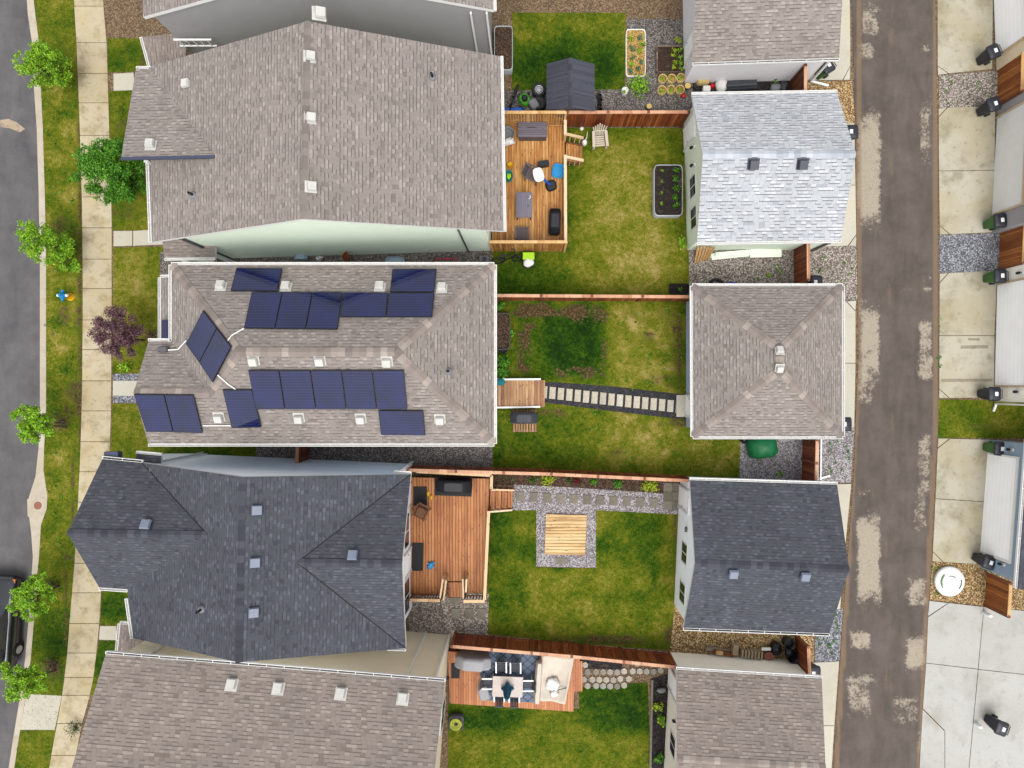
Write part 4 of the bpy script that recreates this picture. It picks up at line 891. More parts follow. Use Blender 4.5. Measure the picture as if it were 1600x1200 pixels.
g0 = T('pale_grey_garage', 'pale grey garage with a brown roof at the top edge beside the alley', 'garage', (11, 18, 0))
gable_garage(g0, [(1070, -130), (1298, -137), (1311, 90.5), (1082, 98)], 4.25, [(1087, -22), (1318, -30)], 'roof_brown', 'cap_brown', 'mauve_side', [(7.7, 15.15), (13.95, 15.3), (13.85, 21.6), (7.6, 21.4)], [], False)
door(g0, (7.68, 16.3), (0, 1), .95, .05, 2.2, (-1, 0)); door(g0, (13.9, 18.4), (0, 1), 4.9, .05, 2.2, (1, 0), name='garage_door', knob=False)
spout(g0, [W(1296, 92, 2.6), W(1292, 94, 2.5), Vector((14.05, 15.2, 2.2)), Vector((14.05, 15.2, .12)), Vector((14.95, 15.0, .06))])

# ---------------------------------------------------------------- garages on the east side of the alley
def east_garage(name, label, nwp, swp, dn, ds, mwall, trim, doorm='door_white', roofm='roof_brown', lamps=(), depth=6.6, over=0.0, zt=2.55):
    a, b_ = W(*nwp), W(*swp); d = (b_-a).normalized(); o = Vector((d.y, -d.x, 0));  o = o if o.x < 0 else -o
    e = -o*depth; t = T(name, label, 'garage', (a+b_)/2)
    ez = Vector((0, 0, zt+.16)); na, sb = a-d*.25+o*over+ez, b_+d*.25+o*over+ez; mid = Vector((0, 0, 1.7))
    na2, sb2 = a-d*.25+e-o*over+ez, b_+d*.25+e-o*over+ez; ra, rb = (na+na2)/2+mid, (sb+sb2)/2+mid
    Fs = [[na, sb, rb, ra], [na2, ra, rb, sb2]]
    roof(t, Fs, roofm, 'white', .16); walls(t, [(p.x, p.y) for p in (a, b_, b_+e, a+e)], Fs, mwall, .08)
    gutter(t, na, sb, (a+e)*.5+b_*.5)
    p0, p1 = W(*dn), W(*ds); c = (p0+p1)/2; c = a+d*(c-a).dot(d)
    door(t, (c.x, c.y), (d.x, d.y), (p1-p0).length-.2, .05, 2.13, (o.x, o.y), doorm, 'garage_door', False, trim)
    for y in lamps: wall_lamp(t, a+d*y+o*.01+Vector((0, 0, 1.75)), (o.x, o.y))
    return t, a, b_, d, o
east_garage('tan_garage', 'sand sided garage with a white door at the top right corner', (1551, -70), (1557, 110), (1552, -55), (1551, 92), 'sand_side', 'beige_trim')
t, a, b_, d, o = east_garage('wide_door_garage', 'garage with a plain wide white door in beige trim and dark grey corners', (1559, 166), (1549, 364), (1553, 183), (1552, 338), 'grey_side', 'beige_trim', 'white')
t, a, b_, d, o = east_garage('cream_garage', 'cream sided garage with a ribbed white door and a lamp on either side', (1559, 421), (1554, 627), (1555, 443), (1552, 605), 'cream_side', 'beige_trim', lamps=(.45, 6.15))
spout(t, [b_+o*.1+Vector((0, 0, 2.4)), b_+d*.12+o*.05+Vector((0, 0, 2.2)), b_+d*.12+o*.05+Vector((0, 0, .2)), b_+d*.5+o*.1+Vector((0, 0, .08))])
t, a, b_, d, o = east_garage('slate_garage', 'slate blue sided garage with a ribbed white door across from the charcoal garage', (1545, 687), (1530, 886), (1548, 707), (1541, 864), 'slate_side', 'offwhite', roofm='roof_dark', lamps=(.35, 5.85))
# ---------------------------------------------------------------- fences and gates
def fence(name, label, pts, h=1.8, mat='fence', face=1, gate=False, cap='cap_wood', step=2.3, cat='fence', rails=0):
    P = [W(*p) for p in pts]; t = T(name, label, cat, P[0].lerp(P[-1], .5)); pn = MB(); cp = MB()
    posts = []
    for a, c in zip(P, P[1:]):
        d = (c-a).normalized(); o = Vector((-d.y, d.x, 0)); L = (c-a).length; k = max(1, round(L/step)); up = Vector((0, 0, 1))
        pn.bar(a+up*(h/2+.02), c+up*(h/2+.02), .03, h-.06)
        for z in (.3, h-.25): pn.bar(a+o*.035*face+up*z, c+o*.035*face+up*z, .04, .09)
        for j in range(rails): q = a.lerp(c, (j+1)/(rails+1))+o*.06*face; pn.bar(q+up*.1, q+up*(h-.1), .09, .04, 0, up=d)
        cp.bar(a+up*(h+.01), c+up*(h+.01), .15, .04)
        for j in range(k+1): posts.append(a.lerp(c, j/k))
    pn.build('panel', M[mat], t); cp.build('cap_rail', M[cap], t); seen = []
    for p in posts:
        if any((p-q).length < .3 for q in seen): continue
        seen.append(p); MB().box(p+Vector((0, 0, h/2+.03)), (.12, .12, h+.06)).build('post', M['post_wood'], t)
    return t
fence('board_fence', 'stained board fence behind the beige lawn chair, running to the pale roofed garage', [(884, 198.5), (1063, 198)], 1.85)
fence('board_fence', 'stained board fence along the north side of the solar house yard', [(770, 469), (1070, 471)])
fence('board_fence', 'long stained fence beside the garden bed with lime green shrubs', [(648, 727.5), (860, 733.5), (1067, 743.5)], 1.8)
fence('board_fence', 'stained board fence behind the blue rug deck at the bottom', [(712, 989), (890, 1004), (1045, 1020)], 1.75)
fence('side_gate', 'wooden gate panel beside the pale grey garage and its rolled mat', [(1236, 128), (1236, 186)], 1.8, 'fence_brown', step=1.9, cat='gate')
fence('side_gate', 'wooden gate panel on gravel between the pale roofed garage and the hip roofed garage', [(1240, 389), (1240.5, 446)], 1.8, 'fence', step=1.8, cat='gate', rails=0)
fence('side_gate', 'wooden gate panel on gravel near the green tarpaulin', [(1254, 683), (1252, 752)], 1.75, 'fence', step=1.1, cat='gate', rails=0)
fence('side_gate', 'wooden gate panel beside the black refuse bags', [(1241, 990), (1243, 1034)], 1.75, 'fence', step=1.4, cat='gate', rails=0)
fence('side_gate', 'narrow wooden gate in the dark gap between the solar house and the charcoal roofed house', [(484, 692), (483, 722)], 1.8, 'fence_brown', step=1.0, cat='gate')
fence('board_fence', 'honey stained fence between the sand sided garage and the wide white door', [(1559, 108), (1558, 166)], 1.75, 'fence_alley', cap='wood_gold')
fence('board_fence', 'honey stained fence by blue grey gravel, between the wide white door and the cream garage', [(1562, 362), (1560, 421)], 1.75, 'fence_alley', cap='wood_gold')
fence('board_fence', 'honey stained fence beside the round white lid', [(1541, 896), (1538, 945)], 1.75, 'fence_alley', cap='wood_gold')
for i in range(3): tag(MB().bar(W(1556+i*3, 940, .05), W(1566+i*3, 915+i*4, 1.0), .12, .04).build('loose_board', M['wood_pale']), 'pale loose board leaning by the honey stained fence near the round white lid', 'board', 'pale boards by the alley fence')
for i in range(6): tag(MB().bar(W(1086+i*4, 411-i*1.2, .02), W(1091+i*5, 386, 1.1+.1*(i % 3)), .1, .04).build('loose_board', M['wood_gold']), 'loose board leaning upright at the south west corner of the pale roofed garage', 'board', 'boards leaning at the garage corner')
for i, (x0, y0, x1, y1) in enumerate([(1110, 400, 1170, 393.5), (1112, 403, 1170, 397), (1170, 395.5, 1221, 392), (1172, 399, 1221, 398), (1118, 398, 1200, 391)]):
    tag(MB().bar(W(x0, y0, .05+.035*i), W(x1, y1, .05+.035*i), .22, .03).build('siding_board', M['green_side']), 'long pale sage siding board lying on the gravel beside the pale roofed garage', 'siding', 'loose siding boards on gravel')

# ---------------------------------------------------------------- decks
def railing(parent, pts, z0, zt, cap='rail_cap', bal='baluster', privacy=None, step=1.6):
    cp, bl = MB(), MB()
    for a, c in zip(pts, pts[1:]):
        a, c = Vector((*a, 0)), Vector((*c, 0)); d = (c-a).normalized(); L = (c-a).length; up = Vector((0, 0, 1))
        cp.bar(a+up*zt, c+up*zt, .14, .04); bl.bar(a+up*(z0+.1), c+up*(z0+.1), .05, .08)
        bl.bar(a+up*(zt-.08), c+up*(zt-.08), .05, .08)
        if privacy: bl.bar(a+up*(z0+zt)/2, c+up*(z0+zt)/2, .03, zt-z0-.1)
        else:
            for j in range(1, int(L/.13)): q = a.lerp(c, j/int(L/.13)); bl.bar(q+up*(z0+.1), q+up*(zt-.06), .04, .04)
        for j in range(max(1, round(L/step))+1):
            q = a.lerp(c, j/max(1, round(L/step))); MB().box(q+up*((zt+z0-.1)/2), (.1, .1, zt-z0+.05)).build('post', M[cap if privacy else bal], parent)
    cp.build('handrail', M[cap], parent); return bl.build('balustrade', M[privacy or bal], parent)
def deckbody(parent, px, z, mat, skirt='fence_brown', th=.16):
    b = MB().prism([W2(*p, z) for p in px], z-th, z, 0, 1); o = b.build('floor', [M[mat], M[skirt]], parent)
    pts = [Vector((*W2(*p, z), 0)) for p in px]; c = sum(pts, Vector((0, 0, 0)))/len(pts); k = MB()
    for p in pts: q = p.lerp(c, .06); k.box(q+Vector((0, 0, (z-th)/2)), (.14, .14, z-th))
    k.build('support', M['post_wood'], parent); return o
def steps(parent, a, d, side, n, tread, wd, ztop, mat, rise=None):   # a: centre of the deck edge
    a = Vector((*a, 0)); d = Vector((*d, 0)).normalized(); s_ = Vector((*side, 0)).normalized(); rise = rise or ztop/(n+1)
    for i in range(n):
        c = a+d*(tread*(i+.5)+.02)+Vector((0, 0, ztop-rise*(i+1))); MB().bar(c-s_*wd/2, c+s_*wd/2, tread*.96, .05, up=Vector((0, 0, 1))).build('step', M[mat], parent)
    st = MB()
    for k in (-1, 1): st.bar(a+s_*k*(wd/2-.03)+Vector((0, 0, ztop-.12)), a+d*tread*n+s_*k*(wd/2-.03)+Vector((0, 0, .1)), .05, .22)
    st.build('stringer', M['baluster'], parent)
# honey coloured deck
d1 = T('wood_deck', 'honey coloured wooden deck with furniture behind the sage green house', 'deck', (0, 10, 0))
deckbody(d1, [(770, 182), (882, 182), (883, 377), (769, 379)], .6, 'deck_gold', 'fence_brown')
railing(d1, [(-1.9, 12.75), (1.62, 12.75)], .65, 2.35, 'wood_gold', 'wood_gold', step=1.75)
lt = MB()
for k in range(-14, 52):
    x0 = -1.85+k*.1
    for s_ in (-1, 1):
        xa, xb = (x0, x0+.8) if s_ > 0 else (x0+.8, x0)
        a, c = Vector((xa, 12.76+.012*s_, 1.5)), Vector((xb, 12.76+.012*s_, 2.3))
        if min(xa, xb) > -1.9 and max(xa, xb) < 1.6: lt.bar(a, c, .012, .035)
lt.bar((-1.9, 12.76, 1.05), (1.6, 12.76, 1.05), .03, .85); lt.build('lattice', M['deck_gold'], d1)
railing(d1, [(1.64, 12.7), (1.64, 12.02)], .65, 1.55, 'wood_pale', 'wood_gold'); railing(d1, [(1.64, 11.0), (1.66, 6.75)], .65, 1.55, 'wood_pale', 'wood_gold')
sw = railing(d1, [(-1.95, 6.68), (1.66, 6.68)], .1, 2.3, 'wood_gold', privacy='deck_gold', step=1.2)
steps(d1, (1.7, 11.5), (1, 0), (0, 1), 3, .28, 1.0, .6, 'deck_gold')
for y in (12.05, 10.95):
    hr = MB(); hr.bar((1.66, y, 1.5), (2.55, y-.25*0, .95), .13, .05); 
    for x in (1.9, 2.15, 2.4): hr.bar((x, y, .2), (x, y, 1.5-(x-1.66)*.6), .05, .05, up=Vector((1, 0, 0)))
    hr.build('stair_rail', M['wood_pale'], d1)
Z1 = .6
t = T('storage_box', 'dark grey resin storage box against the lattice screen on the honey deck', 'storage box', W(832, 209, Z1))
c = W(832, 210, Z1); MB().box(c+Vector((0, 0, .3)), (1.35, .66, .6)).build('body', M['wicker'], t, bev=.02); b = MB().box(c+Vector((0, 0, .63)), (1.42, .74, .08)); b.build('lid', M['resin_grey'], t, bev=.02)
hb = MB().tube([c+Vector((-.24, .06, .675)), c+Vector((-.1, .1, .69)), c+Vector((.1, .1, .69)), c+Vector((.24, .06, .675))], .014, 6); hb.build('handle', M['black'], t)
t = T('patio_table', 'grey slatted patio table standing on the honey deck', 'table', W(819, 325, Z1)); c = W(819, 326, Z1)
MB().box(c+Vector((0, 0, .7)), (.78, 1.22, .05)).build('top', M['resin_grey_v'], t, bev=.01)
for sx in (-1, 1):
    for sy in (-1, 1): MB().box(c+Vector((sx*.33, sy*.54, .34)), (.06, .06, .68)).build('leg', M['wicker'], t)
tag(MB().tube([c+Vector((.28, .45, .735)), c+Vector((.32, .36, .74)), c+Vector((.24, .28, .735))], .022, 6).build('spoon_rest', M['cloth_white']), 'small white curved item lying on the grey slatted table', 'utensil')
def grill(name, label, p, L, Wd, hh, rz, mat, seed):
    rg = random.Random(seed); b = MB()
    pr = [(L*.43, Wd*.44, .02), (L*.45, Wd*.46, .3), (L*.5, Wd*.48, hh*.62), (L*.5, Wd*.46, hh*.72), (L*.34, Wd*.45, hh*.8), (L*.3, Wd*.4, hh*.97), (L*.24, Wd*.26, hh)]
    b.sq(pr, p, rz, 28, 6, 0, .018, rg); o = b.build(name, M[mat]); return tag(o, label, 'barbecue')
grill('covered_grill', 'barbecue under a black cover on the honey deck', W(866, 352, Z1), 1.25, .62, 1.15, R(88), 'black_cover', 1)
grill('covered_grill', 'barbecue under a black cover on a dark mat on the cedar deck', W(712, 756, .5), 1.75, .72, 1.15, R(-2), 'black_cover', 2)
grill('covered_grill', 'barbecue under a grey cover on a wooden pallet in the solar house yard', W(819, 652, .15), 1.35, .6, 1.1, 0, 'grey_cover', 3)
grill('covered_grill', 'barbecue under a pale grey cover on the terracotta deck', W(741, 1026, .3), 1.75, .68, 1.15, R(-4), 'light_cover', 4)
def chair_at(name, label, p, rz, seatm, framem, w_=.62, back=.85, arms=True, cushion=None):
    t = T(name, label, 'chair', p); Mx = Matrix.Translation(p) @ Matrix.Rotation(rz, 4, 'Z')
    def V(x, y, z): return Mx @ Vector((x, y, z))
    h_ = w_/2
    st = MB(); n = 6
    for i in range(n): y = -h_+w_*(i+.5)/n; st.bar(V(-h_+.04, y, .42), V(h_-.04, y, .42), w_/n*.8, .03)
    st.build('seat', M[seatm], t)
    bk = MB()
    for i in range(5): x = -h_+.06+(w_-.12)*(i+.5)/5; bk.bar(V(x, h_, .44), V(x, h_+.16, back), (w_-.12)/5*.85, .03, up=V(0, 1, 0)-V(0, 0, 0))
    bk.bar(V(-h_+.03, h_+.16, back), V(h_-.03, h_+.16, back), .05, .05); bk.build('backrest', M[seatm], t)
    for sx in (-1, 1):
        if arms: MB().bar(V(sx*h_, -h_+.02, .64), V(sx*h_, h_+.06, .64), .07, .03).build('armrest', M[framem], t)
        for sy in (-1, 1): MB().bar(V(sx*h_, sy*(h_-.03), 0), V(sx*h_, sy*(h_-.03), .63 if arms else .42), .045, .045).build('leg', M[framem], t)
    if cushion: MB().sq([(h_*.8, h_*.8, .435), (h_*.85, h_*.85, .5), (h_*.7, h_*.7, .54)], p, rz).build('cushion', M[cushion], t)
    return t
chair_at('wicker_chair', 'dark slatted armchair turned askew in the middle of the honey deck', W(833, 277, Z1), R(65), 'wicker', 'wicker', .66)
chair_at('slatted_chair', 'dark slatted chair beside the covered grill at the south end of the honey deck', W(816, 367, Z1), R(180), 'wicker', 'wicker', .6)
t = T('toy_basketball_hoop', 'toy basketball hoop lying with white board, blue post and black base on the honey deck', 'toy hoop', W(848, 278, Z1)); q0, q1 = W(843, 275, Z1+.75), W(860, 289, Z1+.12)
MB().tube([q0, q1], .06, 8).build('post', M['blue'], t); MB().sq([(.25, .34, 0), (.25, .34, .05)], q0+Vector((-.05, .05, 0)), R(15), p=3).build('backboard', M['cloth_white'], t); MB().sq([(.27, .25, 0), (.27, .25, .16), (.2, .18, .2)], W(861, 291, Z1), R(20), p=3).build('base', M['black'], t)
MB().sq([(.28, .14, 0), (.28, .14, .3)], W(849, 258, Z1), R(8)).build('planter_box', M['black']); tag(bpy.data.objects['planter_box'], 'small black box behind the askew dark armchair', 'box')
b = MB().sq([(.27, .34, 0), (.3, .36, .14), (.24, .3, .14), (.22, .28, .06)], W(872, 268, Z1), R(-10), p=4, jit=.03, rng=random.Random(2)); tag(b.build('inflatable_pool', M['sky_blue']), 'small bright blue inflatable pool by the deck rail', 'pool')
MB().lathe([(.19, .0), (.24, .22), (.21, .22), (.18, .06)], W(795, 277, Z1), 16, sx=.9, sy=1.3).build('water_toy', M['teal_mat']); o = tag(bpy.data.objects['water_toy'], 'oval teal tub of green toys near the house on the honey deck', 'tub')
MB().blob(W(795, 275, Z1+.16), (.11, .16, .1), .3, 4).build('toy', M['lime']); tag(bpy.data.objects['toy'], 'bright green toy lying in the oval teal tub', 'toy')
MB().sq([(.14, .1, 0), (.16, .1, .2), (.1, .08, .32)], W(797, 259, Z1), R(30)).build('toy_truck', M['yellow']); tag(bpy.data.objects['toy_truck'], 'yellow toy truck just north of the oval teal tub', 'toy')
MB().lathe([(.3, 0), (.36, .35), (.33, .36), (.28, .1)], W(793, 212, Z1), 20).build('plastic_tub', M['lead']); tag(bpy.data.objects['plastic_tub'], 'round pale plastic tub in the corner beside the dark storage box', 'tub')
MB().blob(W(795, 221, Z1+.2), (.3, .22, .2), .25, 7).build('cloth_bundle', M['cloth_white']); tag(bpy.data.objects['cloth_bundle'], 'crumpled white cloth bundle beside the round pale tub', 'cloth')
# yard of the sage house
t = T('lawn_chair', 'beige fan backed lawn chair on the grass by the stained fence', 'chair', W(936, 222)); p = W(936, 222); Mx = Matrix.Translation(p) @ Matrix.Rotation(R(4), 4, 'Z')
V = lambda x, y, z: Mx @ Vector((x, y, z))
b = MB()
for i in range(5): b.bar(V(-.24, -.3+.12*i, .38-.03*i), V(.24, -.3+.12*i, .38-.03*i), .085, .03)
b.build('seat', M['beige_resin'], t); b = MB()
for i in range(-3, 4): b.bar(V(i*.068, .26, .28), V(i*.11, .58-abs(i)*.04, .98-abs(i)*.05), .06, .025, up=Vector((0, 1, 0)))
b.bar(V(-.24, .36, .55), V(.24, .36, .55), .05, .05); b.build('backrest', M['beige_resin'], t)
for sx in (-1, 1):
    MB().bar(V(sx*.34, -.42, .56), V(sx*.31, .36, .56), .13, .03).build('armrest', M['beige_resin'], t); MB().bar(V(sx*.31, -.36, 0), V(sx*.31, -.36, .55), .1, .04).build('leg', M['beige_resin'], t); MB().bar(V(sx*.29, -.4, .34), V(sx*.29, .55, .03), .04, .12).build('leg', M['beige_resin'], t)
b = MB().lathe([(.13, 0), (.13, .2), (.09, .26)], W(913, 224), 14); b.tube([W(913, 222, .2), W(917, 214, .3), W(918, 206, .1)], .02, 6); tag(b.build('watering_can', M['cloth_white']), 'white watering can on the grass beside the beige lawn chair', 'watering can')
b = MB().blob(W(909, 201, .06), (.1, .1, .06), .1, 3); tag(b.build('ball', M['cloth_white']), 'small pale ball at the foot of the stained fence', 'ball')
# raised planter
def planter(name, label, px, h, rim, soil_m, cat='planter', n=5):
    t = T(name, label, cat, W(*[(px[0]+px[2])/2, (px[1]+px[3])/2])); c = W((px[0]+px[2])/2, (px[1]+px[3])/2, h); k = (H-h)/F; hx, hy = (px[2]-px[0])/2*k, (px[3]-px[1])/2*k; c.z = 0
    MB().sq([(hx, hy, 0), (hx, hy, h), (hx-.032, hy-.032, h), (hx-.032, hy-.032, h-.1)], c, 0, 40, 10).build('frame', M[rim], t); MB().sq([(hx-.03, hy-.03, h-.25), (hx-.03, hy-.03, h-.07)], c, 0, 40, 10).build('soil', M[soil_m], t); return t, c, hx, hy
t, c, hx, hy = planter('raised_planter', 'galvanised raised planter with two rows of seedlings on the lawn', (1022, 257, 1067, 337), .55, 'galv', 'soil_dark')
gname = 'seedlings in the galvanised planter'
def plant(name, label, px, py, z, r, h, n, size, mat, seed, cat='plant', group=None, lumps=3):
    rg = random.Random(seed); p = W(px, py, z); bl = [(p+Vector((rg.uniform(-.5, .5)*r, rg.uniform(-.5, .5)*r, h*rg.uniform(.4, .7))), (r*.72, r*.72, h*.5)) for _ in range(lumps)]
    b = MB().leaves(bl, n, size, rg); b.tube([p, p+Vector((0, 0, h*.5))], .012, 5, 1); o = b.build(name, [M[mat], M['twig']], origin=p); return tag(o, label, cat, group)
ws = ['nearest the north rim', 'second from the north rim', 'third from the north rim', 'fourth from the north rim', 'nearest the south rim']
for i, y in enumerate((266, 281, 296, 310, 321)): plant('seedling', 'bushy green plant in the east row of the galvanised planter, ' + ws[i], 1056, y, .48, .2, .22, 60, .1, 'leaf_green', i, group=gname)
for i, y in enumerate((267, 284, 302, 318)): plant('seedling', 'small yellow seedling in the west row of the galvanised planter, ' + (ws[:3]+ws[4:])[i], 1034, y, .48, .11, .14, 22, .08, 'leaf_lime', 10+i, group=gname)
plant('shrub', 'young lime green shrub on the lawn beside the sage garage', 1060, 381, 0, .32, .5, 130, .13, 'leaf_lime', 20)
t, c, hx, hy = planter('garden_box', 'low black planting box in the lawn corner near the fence end', (1046, 443, 1077, 459), .14, 'black', 'soil_dark'); plant('seedling', 'single green seedling in the low black planting box', 1062, 452, .1, .14, .2, 40, .09, 'leaf_green', 21)
# bicycle, cart beside the honey deck
def bicycle(label, p, rz, mat, lie=0):
    t = T('bicycle', label, 'bicycle', p); Mx = Matrix.Translation(p) @ Matrix.Rotation(rz, 4, 'Z') @ Matrix.Rotation(lie, 4, 'X')
    V = lambda x, y, z: Mx @ Vector((x, y, z))
    for x in (-.5, .5):
        b = MB(); b.rings([[V(x+(.32+.03*math.cos(a))*math.cos(u), .03*math.sin(a), .34+(.32+.03*math.cos(a))*math.sin(u)) for a in [j*math.pi/3 for j in range(6)]] for u in [i*math.pi/12 for i in range(24)]], 0, False, True, True)
        for i in range(8): u = i*math.pi/4; b.bar(V(x, 0, .34), V(x+.31*math.cos(u), 0, .34+.31*math.sin(u)), .008, .008)
        b.build('wheel', M['rubber'], t)
    fb = MB()
    for a, c in (((-.5, 0, .34), (-.15, 0, .34)), ((-.5, 0, .34), (-.2, 0, .75)), ((-.15, 0, .34), (-.22, 0, .85)), ((-.2, 0, .75), (.35, 0, .8)), ((-.15, 0, .34), (.35, 0, .72)), ((.5, 0, .34), (.33, 0, .95))): fb.tube([V(*a), V(*c)], .022, 6)
    fb.build('frame', M[mat], t); MB().tube([V(.2, -.28, .98), V(.33, -.2, 1.0), V(.33, .2, 1.0), V(.2, .28, .98)], .018, 6).build('handlebar', M['black'], t); MB().sq([(.13, .06, 0), (.13, .07, .05)], V(-.23, 0, .86), rz).build('saddle', M['black'], t)
bicycle('black bicycle leaning behind the south end of the honey deck', W(795, 410), R(5), 'black', R(-14))
t = T('wheeled_cart', 'garden tote with a bright lime lid holding a white bag, on the grass', 'cart', W(826, 412)); c = W(826, 410)
MB().sq([(.24, .3, .05), (.28, .36, .62), (.26, .34, .62), (.22, .28, .3)], c).build('body', M['black'], t); MB().box(c+Vector((0, .2, .66)), (.58, .36, .06)).build('lid', M['lime'], t, bev=.02); MB().blob(c+Vector((0, -.12, .58)), (.25, .26, .14), .22, 3).build('bag', M['cloth_white'], t)
# side yard of the sage house: things against its wall
b = MB(); b.sq([(.3, .14, .1), (.34, .15, .3), (.2, .13, .42)], W(473, 403)); tag(b.build('toy_car', M['slate_side']), 'grey blue ride on toy car against the sage wall', 'toy car')
b = MB(); b.lathe([(.1, 0), (.14, .25), (.08, .4)], W(500, 405), 12); b.box(W(500, 402, .35), (.3, .06, .1)); tag(b.build('hose_reel', M['cloth_white']), 'small white hose reel against the sage wall', 'hose reel')
b = MB().bar(W(538, 408, .0), W(543, 396, .9), .5, .04, up=Vector((0, 0, 1))); tag(b.build('leaning_panel', M['fence']), 'brown wooden panel leaning in the side yard by the sage wall', 'panel')
b = MB().sq([(.48, .2, .02), (.5, .22, .18), (.3, .1, .26)], W(618, 408), p=3); tag(b.build('play_tray', M['slate_side']), 'grey blue plastic play tray on the side yard gravel by the sage wall', 'tray')
b = MB()
for y in (404, 410): b.bar(W(682, y, .3), W(712, y, .3), .04, .04)
for x in (682, 697, 712): b.bar(W(x, 404, .3), W(x, 410, .3), .04, .04); b.bar(W(x, 407, 0), W(x, 407, .3), .04, .04, up=Vector((1, 0, 0)))
tag(b.build('saw_frame', M['red']), 'low red metal frame on the side yard gravel', 'frame')
t = T('heat_pump', 'small grey outdoor unit at the corner of the sage house', 'heat pump', W(757, 404)); MB().box(W(757, 405, .3), (.5, .3, .55)).build('case', M['grey_trim'], t, bev=.02); MB().lathe([(.12, 0), (.12, .02)], W(757, 405, .58), 12).build('fan', M['black'], t)

# ---------------------------------------------------------------- yard at the top
t = T('garden_shed', 'dark grey panelled garden shed with a gable roof on the top lawn', 'shed', W(891, 135))
sh = [W(854, 100, 2.0), W(929, 100, 2.0), W(929, 173.5, 2.0), W(854, 172, 2.0)]; sr0, sr1 = W(891, 90, 2.65), W(891.5, 167, 2.65); FS = [[sh[0], sr0, sr1, sh[3]], [sh[1], sh[2], sr1, sr0]]
roof(t, FS, 'shed_grey', 'shed_grey', .06); caps(t, sr0, sr1, 'cap_dark', .2, 3); i_ = .12; walls(t, [(sh[0].x+i_, sh[0].y-i_), (sh[1].x-i_, sh[1].y-i_), (sh[2].x-i_, sh[2].y+.25), (sh[3].x+i_, sh[3].y+.25)], FS, 'shed_wall', .02)
def wheel(label, p, r, wd, alloy):
    t = T('car_wheel', label, 'wheel', p); b = MB()
    b.lathe([(r*.6, 0), (r*.95, .0), (r, .04), (r, wd-.04), (r*.93, wd), (r*.66, wd-.01), (r*.62, wd-.06)], p, 24); b.build('tyre', M['rubber'], t)
    k = MB().lathe([(r*.62, wd-.05), (r*.58, wd-.02), (r*.54, wd-.07), (.02, wd-.1)], p, 20, cap=False)
    if alloy:
        for i in range(10): a = i*math.pi/5; k.bar(p+Vector((.03*math.cos(a), .03*math.sin(a), wd-.02)), p+Vector((r*.6*math.cos(a), r*.6*math.sin(a), wd-.03)), .04, .03)
        k.lathe([(.06, wd-.06), (.06, wd), (.02, wd+.01)], p, 10)
    k.build('rim', M['silver' if alloy else 'grey_trim'], t)
wheel('wheel with a bright ten spoke alloy rim beside the dark shed', W(842, 147), .34, .6, True); wheel('bare black tyre with a dull rim just south of the alloy wheel', W(842, 166), .34, .5, False)
t = T('lawn_mower', 'green lawn mower with a pale grey grass bag behind the lattice screen', 'lawn mower', W(822, 160)); c = W(820, 158); MB().sq([(.26, .32, .08), (.28, .34, .22), (.2, .26, .28)], c, R(35), p=3).build('deck', M['mower_green'], t); MB().lathe([(.15, .28), (.15, .42), (.08, .46)], c, 14).build('engine', M['black'], t)
MB().sq([(.2, .24, .15), (.22, .26, .5), (.16, .2, .55)], W(834, 168), R(35)).build('grass_bag', M['lead'], t); MB().tube([W(812, 150, .25), W(800, 148, .85), W(796, 152, .9)], .02, 6).build('handle', M['grey_trim'], t)
for a, r_ in ((20, .4), (110, .4), (200, .4), (290, .4)): MB().tube([c+Vector((math.cos(R(a+35))*r_*.8, math.sin(R(a+35))*r_, .1)), c+Vector((math.cos(R(a+35))*r_*.98, math.sin(R(a+35))*r_*1.1, .1))], .1, 12).build('wheel', M['rubber'], t)
bicycle('bicycle standing beside the green lawn mower at the top', W(797, 160), R(70), 'black', R(20))
b = MB().sq([(.62, .14, 0), (.62, .16, .4), (.5, .08, .55)], W(800, 178), R(2), jit=.06, rng=random.Random(8)); tag(b.build('blue_tarp', M['blue']), 'crumpled blue tarpaulin behind the lattice screen', 'tarpaulin')
for i in range(4): tag(MB().lathe([(.09, 0), (.12, .24+.1*(i % 2)), (.1, .24+.1*(i % 2)), (.08, .05)], W(936+i % 2, 152+i*7.5), 14).build('flower_pot', M['black']), 'dark flower pot beside the east wall of the garden shed', 'pot', 'dark pots beside the shed')
t, c, hx, hy = planter('raised_planter', 'tall pale rimmed planter of bare soil beside the top houses', (772, 40, 801, 109), .6, 'galv', 'mulch')
t, c, hx, hy = planter('straw_bed', 'straw mulched vegetable bed with kale at the top', (978, 45, 1009, 119), .15, 'offwhite', 'straw', 'garden bed')
for i, (x, y) in enumerate([(986, 62), (999, 60), (987, 76), (1000, 80), (990, 90), (1003, 96), (984, 102), (998, 108), (985, 113), (1005, 70)]):
    plant('kale', 'grey green kale plant in the straw mulched bed', x, y, .1, .16, .22, 34, .13, 'leaf_kale' if i % 3 else 'leaf_lime', 40+i, group='kale plants in the straw bed')
plant('bush', 'large leafy green bush south of the straw mulched bed', 995, 137, 0, .62, .6, 420, .12, 'leaf_lime', 60, lumps=9)
MB().lathe([(.13, 0), (.17, .4), (.15, .4), (.14, .32)], W(975, 146), 16).build('plant_pot', M['cloth_white']); tag(bpy.data.objects['plant_pot'], 'tall white plant pot beside the large leafy bush', 'pot'); plant('potted_plant', 'green plant growing in the tall white pot', 975, 145, .35, .13, .2, 40, .09, 'leaf_lime', 61)
t = T('wood_garden_bed', 'wood framed bed with bare soil and lettuce near the pale grey garage', 'garden bed', W(1047, 95)); z = .3
